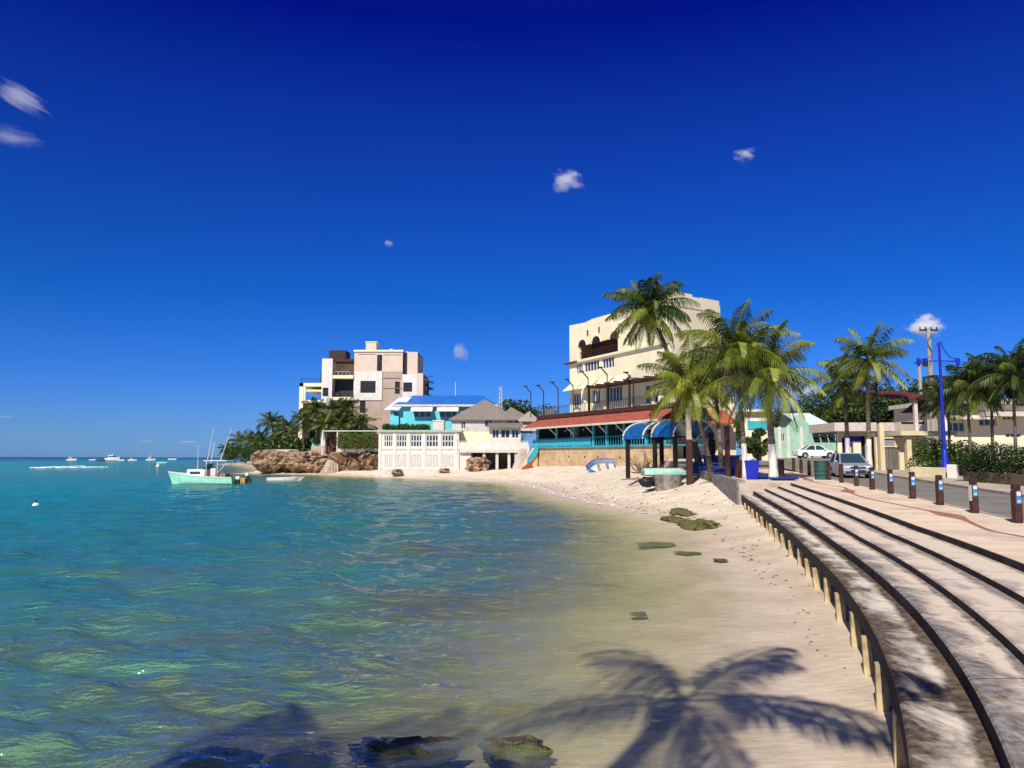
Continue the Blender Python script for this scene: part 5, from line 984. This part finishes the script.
# ------------------------------------------------------------------ cars
def car(loc, rz, paint, L, W, Hh, base, top, label, belt=.92, hood=.95, boot=1.0):
    root = empty('parked_car', loc, rz, label, 'car'); hw = W / 2
    wr = .31; xw = (L * .19, L * .81); P = [(0.06, .28)]
    for xc_ in xw:
        P.append((xc_ - wr - .06, .24)); P += [(xc_ - (wr + .05) * math.cos(t_), .30 + (wr + .05) * math.sin(t_)) for t_ in np.linspace(.15, math.pi - .15, 9)]; P.append((xc_ + wr + .06, .24))
    P += [(L - .05, .26), (L, .45), (L - .03, .62), (L - .12, .76), (base[1] + .2, hood - .04), (base[1], belt), (base[0], belt), (.06, boot - .05), (0, .7), (0, .4)]
    m = MB(); m.yprism(P, -hw, hw); m.build('body', paint, root, bevel=.05)
    b0, b1 = base; t0, t1 = top; iw = hw - .06; tw = hw - .24
    V = [(b0, -iw, belt), (b1, -iw, belt), (b1, iw, belt), (b0, iw, belt), (t0, -tw, Hh - .05), (t1, -tw, Hh - .05), (t1, tw, Hh - .05), (t0, tw, Hh - .05)]
    m = MB(); m.add(V, [(0, 1, 5, 4), (1, 2, 6, 5), (2, 3, 7, 6), (3, 0, 4, 7)]); m.build('glasshouse', GLASSB, root)
    m = MB(); m.box(t0 - .03, t1 + .05, -tw - .02, tw + .02, Hh - .055, Hh); m.build('roof', paint, root, bevel=.03)
    for a, b_ in ((0, 4), (1, 5), (2, 6), (3, 7)): MB().bar(V[a], V[b_], .07).build('pillar', paint, root)
    for sg in (-1, 1): MB().bar(((b0 + b1) / 2 - .05, sg * iw, belt), ((t0 + t1) / 2, sg * tw, Hh - .05), .07).build('pillar', paint, root)
    for xc_ in xw:
        for sg in (-1, 1):
            w = MB(); w.tube([(xc_, sg * (hw - .2), wr), (xc_, sg * (hw + .005), wr)], wr, 20); o = w.build('wheel', RUBBER, root); MB().tube([(xc_, sg * (hw - .0), wr), (xc_, sg * (hw + .02), wr)], wr * .62, 12).build('rim', SILVER, o)
    for sg in (-1, 1):
        MB().box(L - .10, L + .004, sg * (hw - .27) - .19, sg * (hw - .27) + .19, .60, .74).build('headlight', mat('headlight_lens', (.7, .72, .75), .15, spec=.8), root, bevel=.03)
        MB().box(-.01, .06, sg * (hw - .16) - .1, sg * (hw - .16) + .1, .62, .82).build('tail_light', mat('tail_red', (.4, .01, .01), .3), root); MB().box(b1 - .45, b1 - .3, sg * (hw + .08) - .08, sg * (hw + .08) + .08, belt + .02, belt + .14).build('mirror', paint, root, bevel=.02)
        MB().box(L - .06, L + .01, sg * (hw - .25) - .12, sg * (hw - .25) + .12, .32, .42).build('fog_lamp', DARKP, root)
    MB().box(L - .05, L + .012, -.42, .42, .33, .50).build('grille', DARKP, root); MB().box(L - .02, L + .006, -.45, .45, .60, .68).build('upper_grille', DARKP, root); MB().box(L, L + .018, -.24, .24, .44, .54).build('number_plate', mat('plate', (.12, .13, .14), .6), root)
    m = MB(); m.box(b1 - .3, b1 - .02, -iw + .1, iw - .1, belt, belt + .05); m.box(b0 + 1.0, b0 + 1.2, -.6, -.2, belt - .1, belt + .35); m.box(b0 + 1.0, b0 + 1.2, .2, .6, belt - .1, belt + .35); m.build('seats', DARKP, root)
    return root
Y = 46.5; p = gpp(853, Y); d = Vector((-.16, -1, 0)).normalized()
q = Vector((p.x + .15, 46.2, gz(46.2) - .13)); car((q.x - d.x * 3.8, q.y - d.y * 3.8, q.z), math.atan2(d.y, d.x) + .0, SILVER, 3.8, 1.66, 1.52, (.12, 2.85), (.45, 2.1), 'silver hatchback parked facing the camera behind the bollards')
Y = 86; car((at(795, 456, Y).x, Y, gz(Y) - .13), 0.0, CARW, 4.4, 1.7, 1.45, (.75, 3.35), (1.45, 2.6), 'white saloon car parked side-on before the mint green house', boot=.98)
# boat trailer / white van rear at the palms: small white boat on trailer
# ------------------------------------------------------------------ boats
def hull(L, W, H, bow=.5, keel=-.3, n=14, m_out=None, thick=.06, flat=.0, stern=.85, rake=.9):
    mb = MB(); rows = []; inner = []
    for i in range(n + 1):
        u = i / n; w = W / 2 * (stern + (1 - stern) * math.sin(min(1, u * 2) * math.pi / 2)) * (1 - max(0, (u - .45) / .55) ** 2.4); sh = H + bow * u ** 2.2; kz = keel + (H * .6 - keel) * max(0, (u - .78) / .22) ** 2; x = u * L
        w = max(w, .02); rk = rake * u ** 3
        P = [(x + rk, -w, sh), (x + rk * .5, -w * .92, sh * .45 + kz * .25), (x + rk * .1, -w * .66, kz * .75), (x, 0, kz), (x + rk * .1, w * .66, kz * .75), (x + rk * .5, w * .92, sh * .45 + kz * .25), (x + rk, w, sh)]
        rows.append(P); inner.append([(x + rk, -max(w - thick, .01), sh), (x + rk * .4, -max(w * .8 - thick, .01), .12 * H + flat + kz * .0), (x + rk * .4, max(w * .8 - thick, .01), .12 * H + flat), (x + rk, max(w - thick, .01), sh)])
    vs = [p for r in rows for p in r]; mb.add(vs, [(i * 7 + j, (i + 1) * 7 + j, (i + 1) * 7 + j + 1, i * 7 + j + 1) for i in range(n) for j in range(6)] + [(0, 1, 2, 3, 4, 5, 6)])
    o = len(mb.v); mb.v += [p for r in inner for p in r]
    mb.f += [(o + i * 4 + j, o + i * 4 + j + 1, o + (i + 1) * 4 + j + 1, o + (i + 1) * 4 + j) for i in range(n) for j in range(3)] + [(o, o + 3, o + 2, o + 1)]; mb.t += [0] * (3 * n + 1)
    for i in range(n): mb.f += [(i * 7, o + i * 4, o + (i + 1) * 4, (i + 1) * 7), (i * 7 + 6, (i + 1) * 7 + 6, o + (i + 1) * 4 + 3, o + i * 4 + 3)]; mb.t += [0, 0]
    mb.f += [(0, 6, o + 3, o)]; mb.t += [0]
    return mb, rows
# mint fishing boat
fb = empty('fishing_boat', (at(236, 484, 80).x, 80, .02), math.pi - .12, 'mint green and white sport fishing boat with tall outrigger poles moored in the bay', 'boat')
hb_, rows = hull(6.6, 2.4, .78, bow=.55, keel=-.35); hb_.build('hull', MINTB, fb, smooth=False)
m = MB(); L_ = [rows[i][0] for i in range(len(rows))]; Rr_ = [rows[i][6] for i in range(len(rows))]
m.tube([(p[0], p[1], p[2] + .02) for p in L_], .05, 6); m.tube([(p[0], p[1], p[2] + .02) for p in Rr_], .05, 6); m.build('gunwale', WHITE, fb)
m = MB(); wl_ = [(p[0], p[1] - .01, .06) for p in [r[1] for r in rows[:12]]]; m.tube([(r[1][0], r[1][1] * 1.01, .10) for r in rows[:13]], .04, 5); m.tube([(r[5][0], r[5][1] * 1.01, .10) for r in rows[:13]], .04, 5); m.build('dark_boot_stripe', mat('boot_stripe', (.05, .03, .02), .8), fb)
m = MB(); m.xprism([(-.95, .75), (.95, .75), (.75, 1.62), (-.75, 1.62)], 3.0, 5.0); m.build('foredeck_cabin', WHITE, fb, bevel=.08)
MB().box(3.5, 4.6, -.90, -.80, 1.15, 1.38).build('side_window', GLASSB, fb); MB().box(3.5, 4.6, .80, .90, 1.15, 1.38).build('side_window', GLASSB, fb)
m = MB(); m.add([(3.2, -.8, 1.6), (3.2, .8, 1.6), (2.85, .7, 2.2), (2.85, -.7, 2.2)], [(0, 1, 2, 3)]); m.box(3.16, 3.24, -.78, .78, 1.60, 1.66); m.build('windscreen', GLASSB, fb)
m = MB()
for x, y in ((2.9, -.75), (2.9, .75), (1.7, -.75), (1.7, .75)): m.tube([(x, y, .5), (x, y, 2.45)], .035, 6)
m.tube([(1.7, -.75, 1.2), (.7, -.6, 2.4)], .03, 5); m.tube([(1.7, .75, 1.2), (.7, .6, 2.4)], .03, 5); m.build('top_frame', WHITE, fb)
MB().box(.7, 3.2, -.85, .85, 2.45, 2.54).build('hard_top', WHITE, fb, bevel=.03)
MB().box(2.0, 2.6, -.5, .5, .4, 1.7).build('console', WHITE2, fb, bevel=.05); MB().box(.9, 1.6, -.6, .6, .4, 1.2).build('helm_seat', TWIG, fb, bevel=.05)
for bx_, tx, tz_, y in ((2.4, 1.35, 5.9, -.8), (2.9, 1.95, 5.8, .8), (3.3, 3.0, 4.5, -.6), (3.9, 3.75, 4.1, .6)): MB().tube([(bx_, y, 1.9 if tz_ > 5 else 1.2), (tx, y * 1.6, tz_)], [.04, .02], 5).build('outrigger', WHITE, fb)
m = MB(); m.box(-.35, .0, -.2, .2, -.1, .55); m.build('outboard_leg', DARKP, fb); MB().box(-.42, .02, -.18, .18, .56, .9).build('outboard_cowl', WHITE, fb, bevel=.08)
for x in (.6, 1.0): MB().tube([(x, -.9, .45), (x, -.9, .95)], .17, 8).build('fuel_can', mat('tan_can', (.5, .32, .16), .7), fb)
yb = empty('dinghy', (at(247, 479, 86).x, 86, .0), math.pi - .05, 'yellow open boat with white outboard behind the mint fishing boat', 'boat'); h_, r_ = hull(4.2, 1.6, .55, bow=.3, keel=-.2); h_.build('hull', mat('yellow_hull', (.60, .42, .08), .5, (.45, .30, .05), 3), yb); m = MB(); m.box(1.2, 1.5, -.65, .65, .35, .42); m.box(2.5, 2.8, -.6, .6, .38, .45); m.build('thwart', BROWNW, yb); MB().box(-.45, 0, -.2, .2, -.2, .5).build('outboard_leg', DARKP, yb); MB().box(-.2, .22, -.18, .18, .78, 1.12).build('outboard_cowl', WHITE, yb, bevel=.08); MB().box(-.25, .0, -.2, .2, .5, .78).build('outboard_body', DARKP, yb)
sk = empty('skiff', (at(268, 480, 93).x, 93, .0), .02, 'small white open skiff afloat near the coral rocks', 'boat'); h_, r_ = hull(3.5, 1.4, .42, bow=.18, keel=-.15); h_.build('hull', WHITE, sk); m = MB(); m.box(.9, 1.15, -.58, .58, .28, .33); m.box(2.1, 2.35, -.5, .5, .30, .35); m.build('thwart', WHITE2, sk)
# beached boats
bb = empty('rowing_boat', at(598, 471.5, 84), 0, 'beached blue and white rowing boat tipped towards the sea below the ochre wall', 'boat'); bb.location = (at(615, 470, 84).x, 84.5, 1.6); bb.rotation_euler = (R(-52), R(3), math.pi + .2)
h_, r_ = hull(3.1, 2.0, .6, bow=.15, keel=-.2, stern=.9, rake=.3); h_.build('hull', mat('pale_blue_hull', (.16, .38, .72), .6, (.50, .55, .60), 1.5), bb); m = MB(); m.tube([r_[i][0] for i in range(15)], .05, 6); m.tube([r_[i][6] for i in range(15)], .05, 6); m.build('gunwale', BLUEP, bb); m = MB(); m.box(.7, 1.0, -.65, .65, .38, .44); m.box(1.7, 2.0, -.6, .6, .38, .44); m.build('thwart', TWIG, bb); MB().box(.15, 2.3, -.45, .45, .14, .18).build('floor_boards', WHITE2, bb)
mb2 = empty('upturned_boat', (0, 0, 0), 0, 'upturned mint green dinghy resting on the round grey stone block', 'boat'); c_ = at(643, 472, 50.5); mb2.location = (c_.x, 50.5, at(0, 470.5, 50.5).z); mb2.rotation_euler = (math.pi, 0, .05)
h_, r_ = hull(3.0, 1.3, .30, bow=.02, keel=-.16, rake=.1); h_.build('hull', mat('mint_dinghy', (.22, .55, .42), .7, (.50, .50, .42), 2.2, .45, .6), mb2); m = MB(); m.tube([r_[i][0] for i in range(15)], .04, 6); m.tube([r_[i][6] for i in range(15)], .04, 6); m.build('gunwale', BROWNW, mb2)
sb = MB(); k = 18; sb.tube([(0, 0, -.4), (0, 0, .2), (0, 0, .55), (0, 0, .78)], [.80, .86, .92, .93], k); o = sb.build('stone_block', STONE, bevel=.05); o.location = (at(668, 480, 50).x, 50, at(668, 486.5, 50).z); tag(o, 'round grey stone drum standing on the sand under the mint dinghy', 'stone block')
tl = MB(); tl.ico((0, 0, .3), .45, (1.1, .8, .75), .12, 3); tl.ico((.45, .1, .18), .3, (1, 1, .6), .12, 2); o = tl.build('black_tarp', mat('black_tarp', (.012, .012, .014), .5), smooth=True); o.location = (at(647, 486, 50).x, 50.1, at(647, 486, 50).z - .05); tag(o, 'black tarpaulin bundle on the sand left of the stone drum', 'tarpaulin')
rnd = random.Random(9); m = MB()
for _ in range(110):
    a = rnd.uniform(0, 6.28); l = rnd.uniform(.7, 2.2); x = rnd.uniform(-1, 1); y = rnd.uniform(-.5, .5); e = rnd.uniform(.1, 1.2); m.tube([(x, y, 0), (x + math.cos(a) * l * .5 * math.cos(e), y + math.sin(a) * l * .4, l * .5 * math.sin(e) + .05), (x + math.cos(a) * l * math.cos(e), y + math.sin(a) * l * .8, l * math.sin(e) * .9)], [.03, .022, .008], 4)
o = m.build('driftwood_pile', TWIG); q = at(649, 472, 58); o.location = (q.x, 58, q.z - .1); tag(o, 'tangled heap of dry branches on the sand left of the arched shelter', 'driftwood')
m = MB()
for _ in range(40): a = rnd.uniform(-.4, .4); x = rnd.uniform(-1.2, 1.2); y = rnd.uniform(-.3, .3); m.tube([(x, y, .02), (x + math.cos(a) * .9, y + math.sin(a) * .9, rnd.uniform(.03, .2))], [.03, .01], 4)
o = m.build('driftwood_pile', TWIG); q = at(628, 481, 60); o.location = (q.x, 56, at(628, 480, 56).z + .02); tag(o, 'low strewn branches on open sand beside the black bundle', 'driftwood')
# far boats and buoys
def farboat(px, py, L, H_, lb, cab=True, mast=0, Y=None, mm=WHITE):
    Y = Y or 3 * 770 / (py - 455.8); r = empty('moored_boat', (at(px, py, Y).x - L / 2, Y, 0), random.Random(px).uniform(-.2, .2), lb, 'boat', 'boats moored far out'); h_, _ = hull(L, L * .3, H_, bow=H_ * .5, keel=-.3, n=8); h_.build('hull', mm, r)
    if cab: MB().box(L * .25, L * .65, -L * .1, L * .1, H_ * .7, H_ * 2.3).build('cabin', WHITE2, r, bevel=.1); MB().box(L * .3, L * .66, -L * .105, L * .105, H_ * 1.4, H_ * 1.9).build('cabin_window', GLASSB, r)
    if mast: MB().tube([(L * .5, 0, 0), (L * .5, 0, mast)], .12, 5).build('mast', WHITE, r)
farboat(72, 460.2, 6.5, .9, 'small white motor boat, leftmost of the boats on the horizon')
farboat(112, 460, 9.5, 1.6, 'largest white two-deck boat on the horizon', mast=5.5)
farboat(92, 460.0, 4, .6, 'small pale launch left of the large horizon boat', cab=False); farboat(101, 460.8, 3.8, .6, 'dark low launch just left of the large horizon boat', cab=False, mm=BROWNW)
farboat(121, 460.4, 4, .6, 'low white launch right of the large horizon boat', cab=False); farboat(132, 460.4, 5, .7, 'low white boat midway between the large boat and the small sailboat')
farboat(150, 460.2, 5.5, .9, 'small white boat with a mast near the middle of the bay', mast=5); farboat(161, 463, 3.6, .5, 'little dark green skiff beyond the fishing boat', cab=False, mm=MINTB)
farboat(172, 459.5, 6, .8, 'faint low boat right of the masted boat', cab=False)
for px, py, r_, lb in ((36, 507, .20, 'white mooring buoy floating alone at the left of the bay'), (158, 467, .55, 'white buoy beyond the bow of the fishing boat'), (293, 478, .15, 'tiny white float near the coral rocks')):
    Y = 3 * 770 / (py - 456); b = empty('mooring_buoy', (at(px, py, Y).x, Y, 0.05), 0, lb, 'buoy'); MB().ico((0, 0, r_ * .4), r_, (1, 1, .9)).build('float', WHITE, b, smooth=True); MB().tube([(0, 0, r_), (0, 0, r_ * 1.9)], r_ * .25, 6).build('top_ring', WHITE if px > 40 else DARKP, b)
rnd = random.Random(3); m = MB()
for i in range(60):
    u = rnd.random(); x = at(18 + 66 * u, 468, 190).x; y = 188 + 34 * (u - .45) ** 2 * 4 * (1 if u < .45 else .3) + rnd.gauss(0, 3.5); w = rnd.uniform(.3, 1.5); d_ = rnd.uniform(.15, .5); k = 9
    m.add([(x + w * math.cos(6.28 * j / k) * rnd.uniform(.7, 1.2), y + d_ * math.sin(6.28 * j / k), .14 + .001 * (i % 30)) for j in range(k)] + [(x, y, .32)], [(j, (j + 1) % k, k) for j in range(k)])
o = m.build('sea_foam', mat('foam', (.78, .80, .80), .9)); o['kind'] = 'stuff'
# rocks in the shallows
for i, (px, py, sx_, sy_, sz_, lb, z_) in enumerate(((405, 753, .46, .24, .13, 'dark wet boulder breaking the surface at the bottom of the photo', .0), (508, 750, .32, .2, .11, 'smaller wet boulder right of the one at the photo bottom', .0), (686, 514, .62, .8, .20, 'algae-covered rock farthest up the beach in the shallows', .1), (706, 525, .5, .7, .15, 'flat green algae rock nearest the terrace', .1), (674, 520, .4, .6, .12, 'low mossy rock on the seaward side of the algae rocks', .03), (690, 526, .42, .6, .15, 'rounded green rock in front of its algae-covered neighbours', .05), (700, 500, .9, .35, .07, 'brown weedy stone slab on the wet sand above the algae rocks', .22), (205, 764, .5, .3, .12, 'submerged dark rock near the bottom left', -.06), (690, 553, .5, .35, .03, 'flat green weed patch under the shallow film below the algae rocks', -.025), (652, 543, .7, .4, .03, 'thin olive weed patch seaward of the algae rocks', -.03), (640, 612, .3, .2, .03, 'small green weed patch in the shallows above the palm shadow', -.04), (720, 560, .3, .2, .03, 'tiny weed patch on wet sand between the algae rocks and the terrace', .04))):
    b_ = ray(px, py)[1]; Y = (3 - max(z_, 0)) / -b_; p = at(px, py, Y); rock('shore_rock', (p.x, Y, z_), (sx_ * (Y / 36 if i in (2, 3, 4, 5, 6, 8, 9, 10, 11) else 1), sy_ * (Y / 20 if i in (2, 3, 4, 5, 6, 8, 9, 10, 11) else 1), sz_), 200 + i, lb, m=ROCKW if i in (0, 1, 6, 7) else mat('algae_rock', (.09, .105, .025), .8, (.17, .14, .05), 3, .4, .6, bump=1., c3=(.06, .07, .02), scale3=2), sub=4)
rnd = random.Random(17); m = MB()
for i in range(420):
    Y = rnd.uniform(9, 80); xs_ = float(np.interp(Y, [p[1] for p in S[6:16]], [p[0] for p in S[6:16]])); xw_ = float(np.interp(Y, [p[1] for p in Wl[5:13]], [p[0] for p in Wl[5:13]])); u = abs(rnd.gauss(.12, .16)) if rnd.random() < .6 else rnd.random()
    x = xs_ + (xw_ - xs_) * min(u, .95); z_ = float(terrain(np.array([[x]]), np.array([[Y]]))[0][0, 0]); s_ = rnd.uniform(.03, .11) * min(1, Y / 45); a = rnd.uniform(0, 6.28)
    m.add([(x + s_ * math.cos(a + k_) * rnd.uniform(.6, 1.6), Y + s_ * math.sin(a + k_) * rnd.uniform(.6, 1.6), z_ + .005) for k_ in (0, 1.3, 2.6, 3.9, 5.1)] + [(x, Y, z_ + .005 + s_ * .35)], [(k_, (k_ + 1) % 5, 5) for k_ in range(5)])
o = m.build('beach_seaweed', mat('dry_seaweed', (.16, .11, .06), .9, (.08, .06, .03), 4)); o['kind'] = 'stuff'
rnd = random.Random(23); m = MB(); SP = [(4.1, 59), (2.7, 74.5), (-.2, 88.8), (-7.7, 100), (-21, 114), (-30, 126)]; SP = [(7.1, 41), (6.8, 44.4), (5.5, 51)] + SP
for a, b_ in zip(SP[:-1], SP[1:]):
    L_ = math.hypot(b_[0] - a[0], b_[1] - a[1]); nrm = ((b_[1] - a[1]) / L_, -(b_[0] - a[0]) / L_); k = int(L_ / .5)
    for i in range(k):
        if rnd.random() < .25: continue
        u = i / k; c0 = (a[0] + (b_[0] - a[0]) * u, a[1] + (b_[1] - a[1]) * u); d_ = .25 * math.sin(c0[1] * 1.1) + .15 * math.sin(c0[1] * 3.1) - .5; w = rnd.uniform(.05, .16); tx, ty = (b_[0] - a[0]) / L_, (b_[1] - a[1]) / L_; hl_ = rnd.uniform(.2, .42)
        cx_, cy_ = c0[0] + nrm[0] * d_, c0[1] + nrm[1] * d_; m.add([(cx_ - tx * hl_, cy_ - ty * hl_, .05), (cx_ + nrm[0] * w, cy_ + nrm[1] * w, .055), (cx_ + tx * hl_, cy_ + ty * hl_, .05), (cx_ - nrm[0] * w, cy_ - nrm[1] * w, .055), (cx_, cy_, .09)], [(0, 1, 4), (1, 2, 4), (2, 3, 4), (3, 0, 4)])
o = m.build('shore_foam', mat('foam', (.78, .80, .80), .9)); o['kind'] = 'stuff'
# ------------------------------------------------------------------ clouds
def cloud(px, py, w, h, D, seed, dens, lb, thr=.45, st=(1, 1, 1), tilt=0.):
    bm = bmesh.new(); bmesh.ops.create_icosphere(bm, subdivisions=4, radius=1); me = bpy.data.meshes.new('cloud'); bm.to_mesh(me); bm.free(); s_ = D / 770
    m = bpy.data.materials.new('cloud_vapour'); m.use_nodes = True; t = m.node_tree; n = t.nodes; n.remove(n['Principled BSDF'])
    v = n.new('ShaderNodeVolumePrincipled'); v.inputs['Color'].default_value = (1, 1, 1, 1); v.inputs['Anisotropy'].default_value = .0
    tcn = n.new('ShaderNodeTexCoord'); nz = n.new('ShaderNodeTexNoise'); nz.inputs['Scale'].default_value = 1.3; nz.inputs['Detail'].default_value = 8; nz.inputs['Roughness'].default_value = .78
    mp = n.new('ShaderNodeMapping'); mp.inputs['Location'].default_value = (seed * 5.1, seed * 2.3, seed); mp.inputs['Scale'].default_value = st; lk(t, tcn.outputs['Object'], mp.inputs[0]); lk(t, mp.outputs[0], nz.inputs[0])
    ln = n.new('ShaderNodeVectorMath'); ln.operation = 'LENGTH'; lk(t, tcn.outputs['Object'], ln.inputs[0])
    a = n.new('ShaderNodeMapRange'); a.inputs[1].default_value = 0; a.inputs[2].default_value = 1.; a.inputs[3].default_value = .36; a.inputs[4].default_value = -.75; lk(t, ln.outputs['Value'], a.inputs[0])
    nm = n.new('ShaderNodeMath'); nm.operation = 'MULTIPLY_ADD'; nm.inputs[1].default_value = 2.4; nm.inputs[2].default_value = -.7; lk(t, nz.outputs[0], nm.inputs[0])
    s1 = n.new('ShaderNodeMath'); s1.operation = 'ADD'; lk(t, nm.outputs[0], s1.inputs[0]); lk(t, a.outputs[0], s1.inputs[1])
    r = n.new('ShaderNodeMapRange'); r.inputs[1].default_value = thr; r.inputs[2].default_value = thr + .6; r.inputs[3].default_value = 0; r.inputs[4].default_value = dens / (w * s_); lk(t, s1.outputs[0], r.inputs[0]); lk(t, r.outputs[0], v.inputs['Density'])
    lk(t, v.outputs[0], n['Material Output'].inputs['Volume']); me.materials.append(m)
    o = bpy.data.objects.new('cloud', me); col.objects.link(o); p = at(px, py, D); o.location = p; o.scale = (w * s_, w * s_ * .7, h * s_); o.rotation_euler = (0, tilt, 0); tag(o, lb, 'cloud')
cloud(567, 180, 36, 24, 3000, 1, 9, 'small bright white cloud high over the middle of the bay')
cloud(748, 154, 30, 15, 3000, 2, 8, 'small flat white cloud high above the palms')
cloud(926, 328, 44, 26, 3200, 3, 20, 'white cloud behind the top of the utility pole')
cloud(461, 352, 20, 22, 3000, 4, 4, 'faint little cloud above the blue roof')
cloud(390, 243, 12, 9, 3000, 5, 3, 'faintest tiny cloud in the middle of the sky')
cloud(24, 100, 62, 26, 3000, 6, 3.2, 'wispy cloud streak at the left edge of the sky', .40, (.8, 1, 2.6), R(28))
cloud(14, 138, 58, 20, 3000, 12, 1.8, 'thinner wisp under the streaky cloud at the left edge', .40, (.8, 1, 2.6), R(8))
cloud(798, 395, 46, 36, 3600, 7, 14, 'white cloud behind the crown of the terrace palm')
cloud(148, 441, 26, 4, 6000, 8, 2.5, 'thin low cloud bank over the sea horizon')
cloud(190, 442, 30, 4, 6000, 9, 2.5, 'thin low cloud over the fishing boat outriggers')
cloud(5, 417, 18, 4, 6000, 10, 3, 'thin low cloud at the left edge above the horizon')
scn.cycles.volume_bounces = 6
